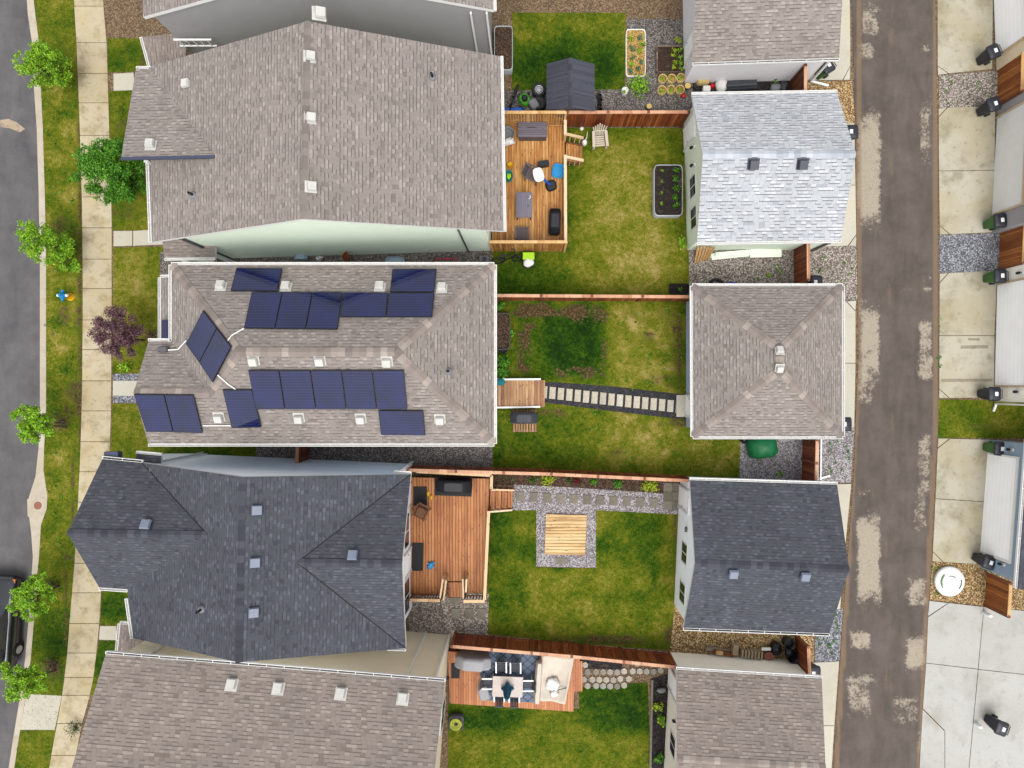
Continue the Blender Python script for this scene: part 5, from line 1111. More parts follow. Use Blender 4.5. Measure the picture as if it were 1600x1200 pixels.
for a, c in (((1026, 74), (1026, 114)), ((1068, 74), (1068, 114)), ((1026, 74), (1068, 74)), ((1026, 114), (1068, 114))): MB().bar(W(*a, z-.13), W(*c, z-.13), .06, .28).build('board', M['grey_wood'], t)
MB().prism([W2(1027, 75, .2), W2(1067, 75, .2), W2(1067, 113, .2), W2(1027, 113, .2)], .0, .2).build('soil', M['soil'], t)
for i, (x, y) in enumerate([(1053, 80), (1062, 80), (1053, 88), (1063, 90), (1054, 98), (1063, 100), (1053, 107), (1063, 108)]): plant('lettuce', 'yellow green lettuce in the wood framed bed', x, y, .2, .15, .18, 36, .11, 'leaf_lime' if i % 2 else 'leaf_yellow', 70+i, group='lettuces in the wood framed bed')
plant('potted_plant', 'bright green plant at the top edge north of the wood framed bed', 1058, 66, .1, .2, .3, 60, .1, 'leaf_yellow', 80)
for i, (x, y, g) in enumerate([(1034, 126, 1), (1048, 126, 0), (1062, 125, 1), (1033, 144, 1), (1047, 143, 1), (1061, 143, 1)]):
    w6 = ['north row, west end', 'north row, middle, hardly planted', 'north row, east end', 'south row, west end', 'south row, middle', 'south row, east end'][i]
    t = T('grow_bag', 'burlap grow bag of six on dark gravel, ' + w6, 'grow bag', W(x, y), 'burlap grow bags on dark gravel'); MB().lathe([(.2, 0), (.225, .3), (.2, .31), (.18, .24)], W(x, y), 18).build('bag', M['burlap'], t); MB().lathe([(.185, .2), (.185, .25), (.01, .26)], W(x, y), 14).build('soil', M['straw'], t)
    plant('bag_plant', 'green plant in a burlap grow bag, ' + w6, x, y-1, .22, .13 if g else .06, .2, 50 if g else 8, .09, 'leaf_lime', 90+i, group='plants in the grow bags')
for x, y, r_, lb in ((1073, 137, .16, 'round cut log beside the grow bags'), (1013, 169, .14, 'round cut log at the foot of the fence, south of the leafy bush')):
    b = MB().lathe([(r_, 0), (r_*.97, .25)], W(x, y), 16, 1); b.lathe([(r_*.93, .252), (.01, .256)], W(x, y), 16, 0, False); tag(b.build('log_stump', [M['stump'], M['bark']]), lb, 'log')
tag(MB().blob(W(1068, 150, .1), (.12, .12, .1), .05, 5).build('red_ball', M['red']), 'dull red ball beside the burlap grow bags', 'ball')
# side yard of the pale grey garage
tag(MB().sq([(.17, .13, 0), (.19, .15, .3), (.17, .13, .32)], W(1102, 142)).build('storage_tub', M['cloth_white'], bev=.01), 'small white tub beside the pale grey garage', 'tub')
tag(MB().lathe([(.1, 0), (.13, .25), (.06, .3)], W(1111, 137), 14).build('red_bucket', M['red']), 'red bucket between the white tub and the white sack', 'bucket')
tag(MB().blob(W(1127, 134, .22), (.32, .36, .22), .14, 11).build('white_sack', M['cloth_white']), 'bulging white sack beside the pale grey garage', 'sack')
for dy, z_ in ((-.13, .14), (.13, .14), (0, .35)): tag(MB().tube([W(1135, 134, z_)+Vector((0, dy, 0)), W(1182, 131, z_)+Vector((0, dy, 0))], .12, 12).build('rolled_mat', M['grey_cover']), 'long dark rolled mat lying beside the pale grey garage wall', 'mat', 'rolled mats by the garage wall')
tag(MB().box(W(1160, 123, .1), (1.25, .16, .2)).build('plank', M['fence_brown']), 'brown plank at the foot of the pale grey garage wall', 'plank')
tag(MB().sq([(.3, .2, 0), (.32, .22, .3), (.26, .16, .36)], W(1097, 128), jit=.05, rng=random.Random(3)).build('cardboard_box', M['burlap']), 'worn tan box against the pale grey garage wall', 'box')
tag(MB().blob(W(1211, 137, .18), (.28, .22, .2), .2, 4).build('grey_bag', M['lead']), 'shiny grey plastic bag near the wooden gate of the pale grey garage', 'bag'); tag(MB().blob(W(1224, 136, .2), (.22, .26, .22), .25, 9).build('tarp_bundle', M['grey_cover']), 'crumpled dark bundle next to the shiny grey plastic bag', 'bundle'); plant('weed_clump', 'green weed growing behind the shiny grey plastic bag', 1211, 127, 0, .17, .3, 40, .1, 'leaf_green', 96)

# ---------------------------------------------------------------- solar house yard
d2 = T('wood_landing', 'small weathered wooden landing at the head of the stepping stone path', 'deck', W(808, 614)); deckbody(d2, [(766, 593), (845, 593), (844, 636), (766, 637)], .42, 'deck_old')
for a, c in (((766, 593), (845, 592.5)), ((766, 637), (844, 635.5))): MB().bar(W(*a, .46), W(*c, .46), .09, .1).build('edge_board', M['offwhite'], d2)
tag(MB().lathe([(.15, 0), (.2, .12), (.01, .14)], W(782, 597, .42), 16, sx=1.3, sy=.9).build('teal_basin', M['teal_mat']), 'oval teal basin on the weathered landing', 'basin')
MB().bar(W(847, 594, .2), W(846, 636, .2), .3, .06).build('step', M['deck_old'], d2)
for i in range(17):
    x = 850+i*13.15; y = 612.5+i*1.45; dx = 4.7; c = W(x, y); Mz = R(-4)
    o = MB().box(c+Vector((0, 0, .04)), (.31, .60, .05), Mz).build('stepping_stone', M['slab'], bev=.008)
    nm = ['nearest the landing', 'second from the landing', 'third from the landing', 'fourth from the landing', 'fifth from the landing', 'sixth from the landing', 'seventh from the landing', 'eighth from the landing', 'in the middle of the path', 'eighth from the garage step', 'seventh from the garage step', 'sixth from the garage step', 'fifth from the garage step', 'fourth from the garage step', 'third from the garage step', 'second from the garage step', 'nearest the garage step'][i]
    tag(o, 'beige stepping stone on charcoal chips, ' + nm, 'stepping stone', 'stepping stones to the hip roofed garage')
t = T('pallet', 'wooden pallet under the grey covered grill', 'pallet', W(819, 657)); b = MB()
for i in range(9): b.bar(W(803+i*4.2, 640, .12), W(803+i*4.2, 675, .12), .09, .025)
b.build('slats', M['deck_old'], t); b = MB()
for y in (642, 658, 673): b.bar(W(801, y, .055), W(839, y, .055), .08, .1)
b.build('bearer', M['grey_wood'], t)
t, c, hx, hy = planter('raised_planter', 'dark rimmed planter of brown soil beside the solar house', (756, 489, 797, 546), .45, 'grey_trim', 'mulch'); b = MB().lathe([(.17, 0), (.22, .35), (.2, .35), (.17, .1)], W(786, 546, .0), 16, sx=1.1); tag(b.build('plant_pot', M['black']), 'empty black pot at the foot of the dark rimmed planter', 'pot')
for i, (x, y, r_, hh, lb) in enumerate([(786, 564, .38, .6, 'tall grassy green clump just south of the empty black pot'), (784, 580, .38, .5, 'tall grassy green clump just north of the weathered landing'), (780, 480, .26, .4, 'grassy green clump in the fence corner beside the solar house'), (781, 500, .2, .3, 'low green clump along the edge of the dark rimmed planter'), (798, 520, .16, .25, 'small green clump east of the dark rimmed planter')]):
    plant('grass_clump', lb, x, y, 0, r_, hh, int(700*r_), .15, 'leaf_green', 100+i, lumps=6)
# cedar deck behind the charcoal roofed house
d3 = T('cedar_deck', 'large reddish cedar deck with railings behind the charcoal roofed house', 'deck', W(705, 835)); ZD = .5
deckbody(d3, [(640, 746), (765, 748), (764.5, 764), (764, 800), (759, 926), (724, 927), (724, 908), (698, 908), (698, 928), (636, 929)], ZD, 'deck_red', 'fence_brown')
MB().bar(W(650, 822, ZD+.004), W(758, 824, ZD+.004), .14, .012).build('seam_board', M['deck_red'], d3)
w2 = lambda x, y, z=1.5: W2(x, y, z)
railing(d3, [w2(650, 737), w2(768, 743)], ZD, 1.45); railing(d3, [w2(768, 743), w2(767.5, 764)], ZD, 1.45); railing(d3, [w2(763.5, 799), w2(757, 938)], ZD, 1.45, 'rail_cap'); railing(d3, [w2(757, 940), w2(724, 940)], ZD, 1.45, 'rail_cap'); railing(d3, [w2(687, 939), w2(640, 938)], ZD, 1.45, 'rail_cap')
steps(d3, w2(765, 781, .5), (1, -.03), (.03, 1), 4, .28, 1.05, .5, 'deck_red', .1); steps(d3, w2(711, 910, .5), (0, -1), (1, 0), 3, .28, .78, .5, 'deck_red', .13)
hr = MB()
for (x0, y0, z0, x1, y1, z1) in ((767, 765, 1.4, 803, 766, 1.0), (763, 800, 1.4, 800, 797, 1.0), (692, 905, 1.4, 687, 939, 1.3), (723, 905, 1.4, 724, 939, 1.3), (697, 907, 1.35, 693, 938, 1.1), (729, 905, 1.35, 728, 925, 1.3)):
    hr = MB(); a, c = W(x0, y0, z0), W(x1, y1, z1); hr.bar(a, c, .08, .05)
    for j in range(5): q = a.lerp(c, j/4); hr.bar(Vector((q.x, q.y, .15)), q, .045, .045, up=Vector((1, 0, 0)))
    hr.build('stair_rail', M['wood_pale'], d3)
def flat(name, label, px, z, th, mat, cat, kind=None):
    o = MB().prism([W2(*p, z+th) for p in px], z, z+th).build(name, M[mat]); return tag(o, label, cat)
flat('door_mat', 'black mat beneath the black covered grill on the cedar deck', [(679, 745), (738, 746), (737, 776), (679, 774)], ZD+.003, .015, 'rubber', 'mat')
flat('door_mat', 'dark mat at the house wall beside the yellow sandals', [(646, 760), (667, 760), (667, 790), (646, 790)], ZD+.003, .015, 'rubber', 'mat'); flat('door_mat', 'black mat beside the small blue toy on the cedar deck', [(644, 848), (662, 848), (661, 892), (643, 892)], ZD+.003, .015, 'rubber', 'mat')
chair_at('patio_chair', 'brown wicker chair with a cushion on the cedar deck', W(660, 798, ZD), R(-28), 'brown_cush', 'brown_cush', .62, .8, True, 'brown_cush')
for x, y, l_ in ((669, 771, 'nearer the mat'), (674, 777, 'farther from the mat')): tag(MB().blob(W(x, y, ZD+.06), (.07, .14, .05), .1, 2).build('sandal', M['yellow']), 'yellow sandal on the cedar deck, the one '+l_, 'sandal')
b = MB(); b.sq([(.1, .2, .02), (.1, .2, .12), (.06, .1, .18)], W(673, 883, ZD), R(-35)); b.bar(W(668, 888, ZD+.08), W(679, 878, ZD+.08), .06, .06); b.bar(W(668, 880, ZD+.1), W(678, 887, ZD+.1), .08, .03); tag(b.build('toy_scooter', M['sky_blue']), 'small sky blue toy on the boards of the cedar deck', 'toy')
# lawn, pavers, platform
t = T('wood_platform', 'square pale pine platform set in gravel on the lawn', 'platform', W(885, 835)); MB().prism([W2(853, 803, .12), W2(917, 805, .12), W2(914, 868, .12), W2(851, 866, .12)], .06, .12).build('boards', M['deck_pale'], t); MB().prism([W2(855, 805, .1), W2(915, 807, .1), W2(912, 866, .1), W2(853, 864, .1)], 0, .06).build('base', M['grey_wood'], t)
def paver(label, x, y, sx, sy, rz=0, group=None, mat='paver'): tag(MB().box(W(x, y)+Vector((0, 0, .035)), (sx, sy, .05), rz).build('paver', M[mat], bev=.01), label, 'paver', group)
nth = ['nearest the cedar deck stairs', 'second from the cedar deck stairs', 'third from the cedar deck stairs', 'fourth from the cedar deck stairs', 'fifth from the cedar deck stairs', 'midway along the path', 'fifth from the paver patio', 'fourth from the paver patio', 'third from the paver patio', 'second from the paver patio', 'nearest the paver patio']
for i in range(11): paver('square grey paver in the pale gravel path, ' + nth[i], 813+i*20.8, 775.5+i*.95, .4, .46, R(-2), 'pavers in the gravel path')
for i in range(2):
    for j in range(3): paver('grey paver of the small patio by the charcoal garage, %s, %s column' % (['northern one', 'middle one', 'southern one'][j], ['west', 'east'][i]), 1043.5+i*14.2, 761+j*14.2, .44, .44, R(-2), 'pavers of the small patio')
for x, n_ in ((712, 'nearest the house'), (733, 'in the middle of its row'), (752, 'nearest the lawn')): paver('grey paver in gravel below the cedar deck, ' + n_, x, 958, .42, .5, 0, 'pavers below the cedar deck')
paver('grey paver set at the south edge of the pine platform', 878, 876, .6, .3, R(-2)); paver('pale grey paver in the gravel at the foot of the cedar deck south stairs', 711, 938, .55, .3)
for i, (x, y, r_, m_, lb) in enumerate([(857, 748, .38, 'leaf_yellow', 'bright lime shrub in the bed nearest the cedar deck'), (1014, 758, .42, 'leaf_yellow', 'wide lime green shrub in the bed nearest the charcoal garage'), (963, 755, .3, 'leaf_green', 'round mid green shrub beside the wide lime shrub'), (929, 751, .22, 'leaf_green', 'small mid green shrub in the middle of the bed'), (900, 749, .22, 'leaf_red', 'small dark red shrub in the garden bed'), (888, 751, .13, 'leaf_dark', 'tiny dark green plant beside the red shrub'), (833, 749, .13, 'leaf_dark', 'tiny dark green plant west of the bright lime shrub')]):
    plant('shrub', lb, x, y, 0, r_, r_*1.2, int(600*r_), .1, m_, 120+i, lumps=7)

# ---------------------------------------------------------------- deck with the blue rug
d5 = T('terracotta_deck', 'terracotta coloured deck with a blue grey rug and dining set', 'deck', W(800, 1065)); deckbody(d5, [(700, 1018), (906, 1022), (905, 1080), (897, 1081), (896, 1112), (703, 1099)], .3, 'deck_pink', 'fence_brown'); MB().box(W(905, 1055, .15), (.3, 1.5, .25)).build('step', M['deck_pink'], d5)
t = T('patio_rug', 'blue grey rug with dark crossing lines under the dining set', 'rug', W(800, 1060, .3)); rp = [(760, 1018), (842, 1022), (838, 1098), (760, 1094), (748, 1046)]; MB().prism([W2(*p, .31) for p in rp], .303, .312).build('field', M['rug'], t)
b = MB(); rw = [W2(*p, .315) for p in rp]
for k in range(-8, 30):
    for s_ in (1, -1):
        prev = None
        for j in range(0, 41):
            x = 748+j*2.35; y = 1018+k*13+s_*(x-748)*.85; q = W(x, y, .316)
            if prev is not None and inpoly(q.x, q.y, rw) and inpoly(prev.x, prev.y, rw): b.bar(prev, q, .035, .004)
            prev = q
b.build('line_pattern', M['rug_line'], t)
c = W(794, 1063, .3); t = T('dining_table', 'rectangular pale tiled dining table on the blue grey rug', 'table', c); MB().box(c+Vector((0, 0, .72)), (1.48, 1.0, .05), R(-2)).build('top', M['table_top'], t, bev=.015)
for sx in (-1, 1):
    for sy in (-1, 1): MB().box(c+Vector((sx*.65, sy*.42, .35)), (.06, .06, .7)).build('leg', M['black'], t)
for x, y, rz, lb in ((784, 1036, 0, 'west one of two on the north side'), (806, 1037, 0, 'east one of two on the north side'), (781, 1078, 180, 'west one of two on the south side'), (804, 1079, 180, 'east one of two on the south side'), (764, 1060, 90, 'at the west end'), (824, 1063, -90, 'at the east end')):
    chair_at('dining_chair', 'grey sling dining chair, ' + lb + ' of the tiled table', W(x, y, .3), R(rz), 'cushion', 'white', .5, .92)['group'] = 'dining chairs around the tiled table'
t = T('patio_umbrella', 'closed teal patio umbrella standing through the tiled table', 'umbrella', c); MB().tube([c, c+Vector((0, 0, 2.1))], .025, 8).build('pole', M['white'], t); rg = random.Random(3)
b = MB().rings([[c+Vector((math.cos(a)*r_*(1+.28*math.cos(a*4)), math.sin(a)*r_*(1+.28*math.cos(a*4)), z)) for a in [j*2*math.pi/24 for j in range(24)]] for r_, z in ((.05, 2.12), (.1, 1.95), (.14, 1.5), (.17, 1.1), (.26, .9))]); b.build('canopy', M['teal'], t)
tag(MB().sq([(.24, .3, 0), (.26, .34, .42), (.2, .3, .46)], W(757, 1078, .3), R(18), jit=.05, rng=rg).build('side_stool', M['light_cover']), 'pale grey covered stool beside the tiled table', 'stool')
flat('door_mat', 'dark mat under the pale grey covered grill', [(705, 1036), (719, 1036), (718, 1060), (705, 1060)], .304, .014, 'rubber', 'mat')
# draped sectional cover
t = T('covered_sofa', 'big outdoor sofa under a sagging beige cover on the terracotta deck', 'covered sofa', W(866, 1060, .3)); N = 22; g = []; rg = random.Random(4)
cq = [W(846, 1019, 1.0), W(900, 1024, 1.0), W(884, 1104, 1.0), W(842, 1098, 1.0)]
for i in range(N+1):
    for j in range(N+1):
        u, v = i/N, j/N; p = (cq[0]*(1-u)+cq[1]*u)*(1-v)+(cq[3]*(1-u)+cq[2]*u)*v
        e = min(u, 1-u, v, 1-v); sag = .34*max(0, 1-math.hypot((u-.48)*2.1, (v-.6)*2.1))**.8; ang = math.atan2(v-.6, u-.48)
        z = 1.0-sag+.02*math.sin(ang*7)*min(1, sag*8)+rg.uniform(-.006, .006)+(.03 if e < .1 else 0)
        if e == 0:
            z = .32; oc = (cq[0]+cq[1]+cq[2]+cq[3])/4; p = oc+(p-oc)*(1.06+.02*math.sin((u+v)*30))
        g.append(Vector((p.x, p.y, z)))
b = MB().add(g, [(i*(N+1)+j, i*(N+1)+j+1, (i+1)*(N+1)+j+1, (i+1)*(N+1)+j) for i in range(N) for j in range(N)], 0, True); b.build('cover', M['beige_cover'], t)
b = MB().sq([(.12, .8, .0), (.2, 1.1, .5), (.1, 1.0, .75)], W(841, 1058, .3), R(-4), jit=.04, rng=rg); b.build('arm_cover', M['beige_cover'], t)
b = MB().blob(W(863, 1069, .86), (.34, .32, .16), .2, 3, sub=3); b.blob(W(866, 1084, .9), (.22, .16, .12), .2, 5); tag(b.build('cloth_bundle', M['cloth_white']), 'wad of white cloth lying in the sag of the beige sofa cover', 'cloth'); tag(MB().bar(W(872, 1078, .98), W(885, 1075, 1.0), .03, .03).build('strap', M['black']), 'short black strap beside the wad of white cloth', 'strap')
hx_ = [(914, 1039, 0)]
n_ = 0; hxs = []
for r_, (x0, y0, k) in enumerate([(919, 1052, 11), (913, 1062, 7), (919, 1072, 6)]):
    for i in range(k):
        if True:
            x = x0+i*11.4+(i*7919 % 5-2)*.5; y = y0+(i*-.2 if r_ else -.2*i)-(r_ == 0)*2
            hxs.append((x, y)); tag(MB().lathe([(.165, 0), (.165, .05)], W(x, y+((x*13) % 3-1)*.7), 6, rz=R(30+(x*37) % 24-12)).build('hex_paver', M['hexp']), 'pale hexagonal paver laid in rows beside the terracotta deck', 'paver', 'hexagonal pavers beside the deck')
for x, y in ((914, 1038), (912, 1078), (990, 1046), (1002, 1045), (1014, 1047), (1026, 1049), (1037, 1050), (996, 1037), (1010, 1038), (1024, 1040)):
    if any(math.hypot(x-u, y-v) < 10.8 for u, v in hxs): continue
    hxs.append((x, y)); tag(MB().lathe([(.165, 0), (.165, .05)], W(x, y+((x*13) % 3-1)*.7), 6, rz=R(30+(x*37) % 24-12)).build('hex_paver', M['hexp']), 'pale hexagonal paver laid in rows beside the terracotta deck', 'paver', 'hexagonal pavers beside the deck')
b = MB(); rg = random.Random(6)
for k in range(5): r_ = .12+.04*k; q = W(714, 1124); b.tube([q+Vector((math.cos(a)*r_+rg.uniform(-.02, .02), math.sin(a)*r_, .46+.02*k+rg.uniform(0, .03))) for a in [j*2*math.pi/14 for j in range(15)]], .018, 6)
tag(b.build('garden_hose', M['rope']), 'coiled yellow green garden hose at the tan house', 'hose'); tag(MB().sq([(.34, .32, 0), (.36, .34, .42), (.33, .31, .42), (.3, .28, .3)], W(714, 1124), p=5).build('hose_box', M['grey_trim']), 'grey box holding the coiled yellow green hose', 'box')
for i, (x, y, m_, lb) in enumerate([(1028, 1098, 'leaf_yellow', 'wispy yellow green grass plant in the black mulch'), (1034, 1122, 'leaf_lime', 'lime green plant in the black mulch at the bottom edge'), (1030, 1180, 'leaf_green', 'green plant in the black mulch below the wispy one')]): plant('mulch_plant', lb, x, y, 0, .3, .4, 90, .14, m_, 140+i)
tag(MB().bar(W(1019, 1062, .06), W(1016, 1200, .06), .1, .12).build('edging', M['paver']), 'grey edging strip between the bottom lawn and the black mulch', 'edging'); tag(MB().blob(W(1033, 1078, .12), (.26, .14, .12), .25, 2).build('rock', M['lead']), 'pale grey rock in the black mulch', 'rock')
# ---------------------------------------------------------------- narrow yard south of the charcoal garage
tag(MB().bar(W(1103, 1013, .08), W(1150, 1021, .08), .3, .12).build('timber', M['grey_wood']), 'long weathered timber beside the stacked paving bricks', 'timber'); tag(MB().bar(W(1115, 1017, .2), W(1145, 1024, .2), .18, .06).build('timber', M['fence_brown']), 'shorter brown board lying on the long weathered timber', 'timber')
tag(MB().box(W(1124, 1020, .28), (.34, .2, .1), R(-8)).build('wood_block', M['wood_gold']), 'orange wood block on top of the brown board', 'block'); tag(MB().box(W(1148, 1014, .2), (.26, .5, .4), R(-5)).build('paving_block', M['brick']), 'upright tan block between the timber and the stacked bricks', 'block')
for i in range(7): tag(MB().box(W(1158.5+i*5, 1019+i*.6, .22), (.1, .36, .42), R(-6)).build('paving_brick', M['brick'], bev=.012), 'tan paving brick standing in a row, ' + ['beside the upright tan block', 'second from the upright tan block', 'third from the upright tan block', 'in the middle of the row', 'third from the wood stump', 'second from the wood stump', 'beside the wood stump'][i], 'brick', 'row of paving bricks')
b = MB().lathe([(.3, 0), (.28, .3)], W(1199, 1022), 18, 1, sx=1, sy=.75); b.lathe([(.27, .305), (.01, .31)], W(1199, 1022), 18, 0, False, 1, .75); tag(b.build('tree_stump', [M['manhole'], M['bark']]), 'reddish brown wood stump at the end of the brick row', 'stump'); tag(MB().box(W(1197, 1014, .3), (.45, .14, .06)).build('white_board', M['white']), 'small white board behind the reddish brown stump', 'board')
for x, y, lb, sd_ in ((1212, 1013, 'black refuse bag beside the reddish brown stump', 1),): tag(MB().blob(W(x, y, .26), (.26, .34, .28), .22, sd_, sub=3).build('refuse_bag', M['bag']), lb, 'bag')
for x, y, r_, lb in ((1228, 1001, .28, 'round black tub nearest the charcoal garage'), (1234, 1020, .33, 'round black tub holding a shiny bag beside the wooden gate')): tag(MB().lathe([(r_*.8, 0), (r_, .55), (r_*.93, .56), (r_*.75, .2)], W(x, y), 20).build('black_tub', M['black']), lb, 'tub')
tag(MB().blob(W(1234, 1020, .45), (.22, .24, .16), .25, 12).build('shiny_bag', M['bag']), 'shiny black bag stuffed in the tub beside the wooden gate', 'bag')
# ---------------------------------------------------------------- between the hip roofed and the other garages
b = MB().sq([(.72, .58, 0), (.78, .62, .3), (.62, .52, .68), (.3, .28, .88), (.05, .05, .92)], W(1188, 697), R(8), 30, 3, 0, .07, random.Random(9)); tag(b.build('covered_mound', M['tarp_green']), 'lumpy heap under a green tarpaulin on gravel', 'tarpaulin'); tag(MB().blob(W(1163, 686, .2), (.2, .25, .2), .2, 3).build('black_sack', M['bag']), 'black sack tucked against the green tarpaulin', 'sack')
b = MB(); q = W(1119, 448, .1)
b.rings([[q+Vector(((.36+.08*math.cos(a))*math.cos(u), (.36+.08*math.cos(a))*math.sin(u), .08*math.sin(a))) for a in [j*math.pi/4 for j in range(8)]] for u in [i*math.pi/14 for i in range(28)]], 0, False, True, True); tag(b.build('old_tyre', M['rubber']), 'black tyre lying on gravel against the hip roofed garage', 'tyre')
tag(MB().lathe([(.26, 0), (.3, .3), (.27, .3), (.24, .05)], W(1141, 450), 18, sx=1.2, sy=.9).build('blue_tub', M['blue']), 'blue plastic tub beside the black tyre', 'tub'); tag(MB().blob(W(1090, 396, .15), (.14, .16, .14), .1, 2).build('red_can', M['manhole']), 'rust red can behind the loose upright boards', 'can'); tag(MB().blob(W(1176, 450, .15), (.32, .2, .15), .2, 5).build('dark_sack', M['bag']), 'dark sack just east of the blue tub', 'sack')
plant('weed_clump', 'bright green weed in the gravel south of the siding boards', 1200, 432, 0, .17, .2, 45, .1, 'leaf_lime', 150); plant('weed_clump', 'green weed in pale gravel near the green tarpaulin', 1216, 740, 0, .18, .2, 45, .1, 'leaf_lime', 151)
for x in (1278, 1283): tag(MB().bar(W(x, 684, .1), W(x-1, 750, .1), .07, .07).build('white_pole', M['white']), 'white pole lying by the gate near the green tarpaulin, ' + ('the one nearer the gate' if x == 1278 else 'the one nearer the alley'), 'pole')
tag(MB().bar(W(1280, 748, .06), W(1297, 743, .06), .09, .07).build('drain_spout', M['white']), 'short white drain spout on the gravel behind the charcoal garage', 'spout')

# ---------------------------------------------------------------- wheelie bins
def bin_proto(mat):
    t = T('wheelie_bin', '', 'bin', (0, 0, 0)); b = MB()
    b.sq([(.2, .2, .06), (.24, .26, .5), (.28, .31, 1.0)], (0, 0, 0), 0, 24, 7); b.build('body', M[mat], t)
    b = MB().sq([(.31, .35, 1.0), (.31, .35, 1.05), (.26, .28, 1.1), (.1, .1, 1.115)], (0, 0, 0), 0, 24, 6); l = b.build('lid', M['bin_black'], t); MB().box((.06, 0, 1.116), (.16, .2, .006)).build('sticker', M['sticker'], l)
    MB().tube([(.27, -.24, .98), (.4, -.22, 1.0), (.4, .22, 1.0), (.27, .24, .98)], .02, 8).build('handle', M['bin_black'], t)
    for s_ in (-1, 1): MB().tube([(.22, s_*.2, .13), (.22, s_*.29, .13)], .13, 14).build('wheel', M['rubber'], t)
    return t
pb, pg = bin_proto('bin_black'), bin_proto('bin_green'); used = set()
for kind, x, y, rz, lb in [('b', 1531, 96, 22, 'black wheelie bin beside the sand sided garage at the top right'), ('b', 1531, 176, 18, 'black wheelie bin beside the north end of the wide white door'), ('g', 1541, 352, 5, 'green wheelie bin with dark lid at the south end of the wide white door'), ('g', 1541, 436, 0, 'green wheelie bin with dark lid at the north corner of the cream garage'),
      ('b', 1532, 615, 0, 'black wheelie bin at the south corner of the cream garage'), ('g', 1541, 698, -4, 'green wheelie bin with dark lid at the north corner of the slate garage'), ('b', 1524, 870, -18, 'black wheelie bin at the south corner of the slate garage'), ('b', 1543, 1122, -20, 'black wheelie bin standing on the large bare concrete pad'),
      ('b', 1316, 218, 180, 'black wheelie bin behind the pale roofed garage on the alley side'), ('g', 1279, 118, 30, 'green wheelie bin with dark lid beside the pale grey garage'), ('b', 1306, 661, 180, 'black wheelie bin tucked under the hip roofed garage on the alley side'), ('b', 1262, 446, 180, 'dark wheelie bin in the gravel just north of the hip roofed garage'), ('b', 1259, 1038, 180, 'dark wheelie bin with white bags at the brown roofed garage')]:
    src = pb if kind == 'b' else pg; gp = 'black wheelie bins along the alley' if kind == 'b' else 'green wheelie bins along the alley'
    if src.name in used: o = dup(src, W(x, y, .045), R(rz), lb)
    else: used.add(src.name); o = src; o.location = W(x, y, .045); o.rotation_euler = (0, 0, R(rz)); o['label'] = lb
    o['group'] = gp
tag(MB().blob(W(1258, 1046, .6), (.2, .16, .14), .2, 8).build('white_bag', M['cloth_white']), 'white bag beside the dark bin at the brown roofed garage', 'bag')
# round lid and bollard
t = T('sandbox', 'round white plastic lid with green marks on tan gravel by the alley', 'sandbox', W(1483, 908)); c = W(1481, 907); b = MB().lathe([(.72, 0), (.76, .16), (.72, .22), (.6, .25), (.3, .29), (.01, .3)], c, 32); b.build('lid', M['cloth_white'], t); rg = random.Random(2); b = MB()
for r_, a0, a1, in ((.5, 130, 215), (.46, 135, 200), (.52, -40, 10), (.3, 40, 110)): b.tube([c+Vector((math.cos(R(a0+(a1-a0)*i/8))*r_, math.sin(R(a0+(a1-a0)*i/8))*r_, .285-r_*.04)) for i in range(9)], .03, 6)
b.build('moulding', M['leaf_kale'], t)
tag(MB().lathe([(.09, 0), (.09, .5), (.07, .55), (.01, .56)], W(1537, 957), 16, sx=1.2).build('bollard', M['white']), 'short white bollard on the concrete pad below the honey stained fence', 'bollard'); tag(MB().lathe([(.09, 0), (.09, .4), (.07, .44), (.01, .45)], W(1524, 1130), 16, sx=1.2).build('bollard', M['white']), 'short white bollard beside the black bin on the large bare pad', 'bollard')
# hydrant, manhole, car
t = T('fire_hydrant', 'yellow fire hydrant with a blue top on the verge', 'hydrant', W(111, 464)); c = W(111, 464); MB().lathe([(.2, 0), (.2, .06), (.14, .08), (.14, .55), (.17, .57), (.17, .6)], c, 18).build('barrel', M['yellow'], t); b = MB().lathe([(.17, .6), (.16, .68), (.1, .8), (.05, .84), (.05, .9)], c, 18); b.build('bonnet', M['hyd_blue'], t)
for d_ in ((1, 0), (-1, 0), (0, 1), (0, -1)): MB().tube([c+Vector((d_[0]*.12, d_[1]*.12, .62)), c+Vector((d_[0]*.27, d_[1]*.27, .62))], .07, 10).build('nozzle', M['hyd_blue'] if d_[1] else M['cloth_white'], t)
tag(MB().prism([W2(*p, -.11) for p in ((45, 780), (58, 772), (72, 778), (73, 800), (60, 812), (46, 806))], -.2, .012).build('catch_basin', M['kerb']), 'pale concrete catch basin apron at the kerb', 'catch basin'); tag(MB().lathe([(.19, 0), (.19, .018), (.16, .022), (.15, .018), (.01, .02)], W(59.5, 790)+Vector((0, 0, .012)), 20).build('manhole_cover', M['manhole']), 'rusty round cover in the catch basin apron', 'cover')
t = T('parked_car', 'black sport utility car parked at the kerb at the lower left', 'car', W(0, 960, -.13)); c0 = W(11, 965, -.13); rzc = R(-4); Mx = Matrix.Translation(c0) @ Matrix.Rotation(rzc, 4, 'Z')
def ring(y, hw, z0, z1, tw, zt): return [Mx @ Vector(p) for p in ((-hw, y, z0), (-hw, y, z1), (-tw, y, zt), (tw, y, zt), (hw, y, z1), (hw, y, z0))]
b = MB().rings([ring(2.3, .7, .45, .7, .55, .76), ring(2.18, .88, .3, .78, .7, .88), ring(1.3, .93, .28, .92, .8, 1.0), ring(.95, .94, .28, .95, .82, 1.04), ring(-1.9, .94, .28, .98, .82, 1.06), ring(-2.25, .88, .32, .95, .75, 1.0), ring(-2.35, .75, .5, .85, .6, .9)]); b.build('body', M['car'], t, bev=.04)
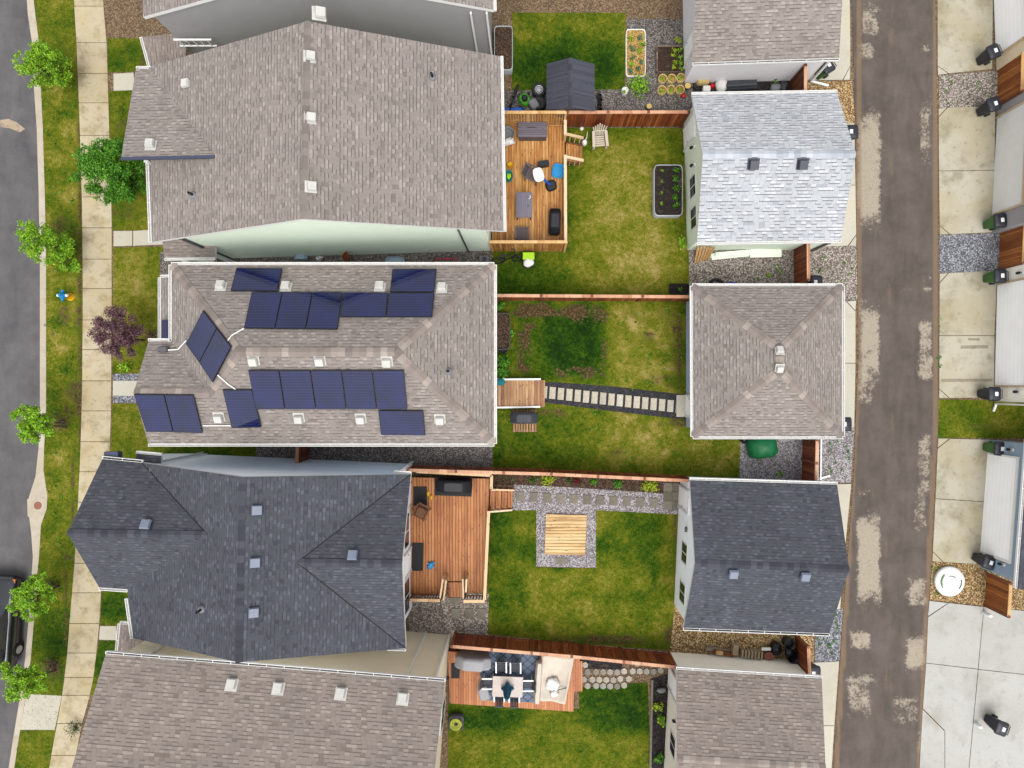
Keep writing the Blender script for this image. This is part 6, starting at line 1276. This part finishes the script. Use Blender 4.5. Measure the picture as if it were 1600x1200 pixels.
b = MB().rings([[Mx @ Vector((sx*tw, y, z)) for sx, tw, z in ((-1, wB, z0), (-1, wT, z1), (1, wT, z1), (1, wB, z0))] for y, wB, wT, z0, z1 in ((1.0, .8, .78, 1.02, 1.04), (.25, .84, .66, 1.02, 1.62), (-1.5, .84, .66, 1.02, 1.64), (-2.15, .8, .74, 1.02, 1.06))], smooth=False); b.build('cabin', M['car_glass'], t, bev=.05)
MB().prism([tuple((Mx @ Vector((x, y, 0)))[:2]) for x, y in ((-.64, .2), (.64, .2), (.64, -1.5), (-.64, -1.5))], c0.z+1.63, c0.z+1.68).build('roof_panel', M['car'], t, bev=.02)
for sx in (-1, 1):
    for y in (1.42, -1.42):
        MB().tube([Mx @ Vector((sx*.74, y, .34)), Mx @ Vector((sx*.97, y, .34))], .34, 20).build('wheel', M['rubber'], t); MB().tube([Mx @ Vector((sx*.95, y, .34)), Mx @ Vector((sx*.985, y, .34))], .2, 12).build('rim', M['silver'], t)
    MB().box(Mx @ Vector((sx*.72, 2.12, .76)), (.3, .2, .12), rzc).build('headlight', M['amber'], t, bev=.02); MB().box(Mx @ Vector((sx*1.0, .75, 1.05)), (.2, .12, .12), rzc).build('mirror', M['car'], t, bev=.03)

# ---------------------------------------------------------------- trees
def tree(name, label, base, top, h, blobs, n, size, leafm, seed, cat='tree', group=None, low=0):
    rg = random.Random(seed); t = T(name, label, cat, W(*base)); b0 = W(*base); c0_ = sum((Vector(bl[0]) for bl in blobs), Vector((0, 0, 0)))/len(blobs)
    k = MB().tube([b0, b0.lerp(c0_, .5)+Vector((rg.uniform(-.06, .06), rg.uniform(-.06, .06), 0)), c0_], .06, 8, 0, .03)
    for c, r in blobs:
        for _ in range(3):
            q = Vector(c)+Vector((rg.uniform(-1, 1)*r[0]*.7, rg.uniform(-1, 1)*r[1]*.7, rg.uniform(-.4, .8)*r[2])); s_ = b0.lerp(c0_, rg.uniform(.35, .95)); m_ = s_.lerp(q, .5)+Vector((0, 0, .08)); k.tube([s_, m_, q], .022, 5, 0, .006)
    k.build('trunk', M['bark'], t); cl = []
    for c, r in blobs:
        for _ in range(11):
            while True:
                d = Vector((rg.gauss(0, 1), rg.gauss(0, 1), rg.gauss(.3, 1)))
                if d.length > .1: break
            d.normalize(); f = rg.uniform(.5, 1.15); q = rg.uniform(.26, .48)*r[0]
            cl.append((Vector((c[0]+d.x*r[0]*f, c[1]+d.y*r[1]*f, c[2]+d.z*r[2]*f)), (q, q, q*.7)))
    MB().leaves(cl, int(n*2.1), size*.76, rg, shell=2.0).build('crown', M[leafm], t); return t
def blobs_px(lst, g=1.16): return [(W(x, y, z), (r*g*(.85+.3*((i*37) % 10)/10), r*g*(1.1-.25*((i*53) % 10)/10), r*zs)) for i, (x, y, z, r, zs) in enumerate(lst)]
street = 'young lime trees along the kerb'
tree('street_tree', 'young lime green tree at the top of the verge, leaning over the kerb', (104, 122), None, 3.6, blobs_px([(52, 92, 2.7, .55, .9), (64, 82, 2.9, .5, .8), (46, 110, 2.5, .5, .8), (70, 104, 2.2, .6, .9), (38, 98, 3.2, .35, .7), (84, 118, 1.4, .55, .8), (58, 124, 2.0, .4, .8), (92, 100, 1.2, .5, .8), (75, 90, 2.1, .5, .9)]), 4600, .13, 'leaf_lime', 1, group=street)
tree('street_tree', 'young lime green tree over the kerb north of the hydrant', (112, 392), None, 3.4, blobs_px([(50, 372, 2.8, .55, .8), (40, 362, 3.0, .4, .7), (42, 384, 2.7, .4, .7), (64, 384, 2.2, .6, .9), (68, 366, 2.2, .5, .9), (84, 380, 1.6, .55, .9), (98, 378, 1.2, .5, .9), (104, 398, .8, .5, .8), (90, 400, 1.1, .45, .8)]), 4400, .13, 'leaf_lime', 2, group=street)
tree('street_tree', 'round bright lime tree over the kerb opposite the left end solar panels', (104, 668), None, 3.2, blobs_px([(46, 660, 2.7, .6, .8), (32, 668, 2.8, .42, .7), (40, 648, 2.8, .42, .7), (58, 648, 2.4, .45, .8), (60, 670, 2.4, .5, .8), (70, 660, 2.0, .45, .8), (46, 676, 2.5, .42, .8)]), 3600, .13, 'leaf_lime', 3, group=street)
tree('street_tree', 'young lime green tree overhanging the black parked car', (92, 915), None, 3.2, blobs_px([(42, 934, 2.7, .55, .8), (26, 928, 2.8, .3, .7), (26, 950, 2.8, .35, .7), (48, 955, 2.5, .4, .7), (56, 918, 2.4, .45, .8), (66, 930, 2.0, .42, .8), (60, 948, 2.1, .38, .8)]), 3400, .13, 'leaf_lime', 4, group=street)
tree('street_tree', 'young lime green tree at the bottom of the verge beside the crossing slab', (86, 1048), None, 3.2, blobs_px([(30, 1062, 2.7, .55, .8), (18, 1050, 2.9, .4, .7), (22, 1078, 2.7, .42, .7), (44, 1070, 2.4, .5, .8), (48, 1052, 2.2, .45, .8), (56, 1066, 1.8, .42, .8)]), 3400, .13, 'leaf_lime', 5, group=street)
tree('leafy_tree', 'large bushy mid green tree overhanging the pavement in front of the sage green house', (204, 276), None, 3.8, blobs_px([(170, 262, 2.6, .85, .8), (150, 250, 2.9, .6, .8), (140, 270, 2.7, .55, .7), (165, 290, 2.4, .65, .8), (185, 240, 2.5, .6, .8), (200, 270, 2.0, .75, .8), (195, 296, 1.7, .6, .8), (212, 285, 1.3, .5, .8), (155, 232, 2.6, .4, .7), (176, 303, 2.1, .45, .8), (132, 240, 2.6, .35, .7), (160, 262, 2.9, .7, .7), (178, 280, 2.4, .7, .7)]), 10500, .14, 'leaf_green', 6)
tree('purple_tree', 'dark purple leaved tree overhanging the pavement', (226, 532), None, 3.0, blobs_px([(182, 520, 2.4, .75, .8), (168, 512, 2.6, .55, .8), (165, 538, 2.4, .55, .7), (190, 545, 2.1, .6, .8), (200, 520, 1.8, .6, .8), (190, 502, 2.2, .5, .8), (154, 522, 2.6, .35, .7), (205, 535, 1.5, .5, .8)]), 6800, .1, 'leaf_purple', 7)
for x, y, r_, m_, lb, sd_ in [(100, 660, .55, 'leaf_purple', 'sparse dark purple shrub at the foot of the round lime tree', 1), (100, 115, .6, 'leaf_dark', 'sparse twiggy shrub under the top lime tree', 2), (84, 912, .6, 'leaf_dark', 'sparse twiggy shrub beside the tree over the parked car', 3), (84, 1035, .5, 'leaf_purple', 'sparse twiggy shrub on the verge near the crossing slab', 4), (110, 395, .5, 'leaf_dark', 'sparse twiggy shrub under the lime tree north of the hydrant', 5), (240, 525, .4, 'leaf_purple', 'sparse twiggy shrub between the purple tree and the solar house', 6), (120, 1136, .5, 'leaf_dark', 'dark shrub at the west end of the tan house roof', 8)]:
    rg = random.Random(sd_+200); p = W(x, y); b = MB()
    for _ in range(26):
        a = rg.uniform(0, 6.28); l = rg.uniform(.5, 1)*r_; q = p+Vector((math.cos(a)*l, math.sin(a)*l, rg.uniform(.3, 1)*r_*1.1)); b.tube([p+Vector((0, 0, .02)), p.lerp(q, .5)+Vector((0, 0, .1)), q], .012, 4, 1, .004)
    b.leaves([(p+Vector((0, 0, r_*.5)), (r_, r_, r_*.6))], 170, .08, rg); tag(b.build('twiggy_shrub', [M[m_], M['twig']], origin=p), lb, 'shrub')
plant('shrub', 'bright green shrub in the front lawn just below the purple tree', 200, 575, 0, .4, .35, 120, .12, 'leaf_lime', 160)
# meshes that were built twice under one name get their suffix from Blender; nothing else to do
for o in list(bpy.data.objects):
    if o.type == 'MESH' and not o.parent and 'label' not in o and 'kind' not in o: o['kind'] = 'structure'
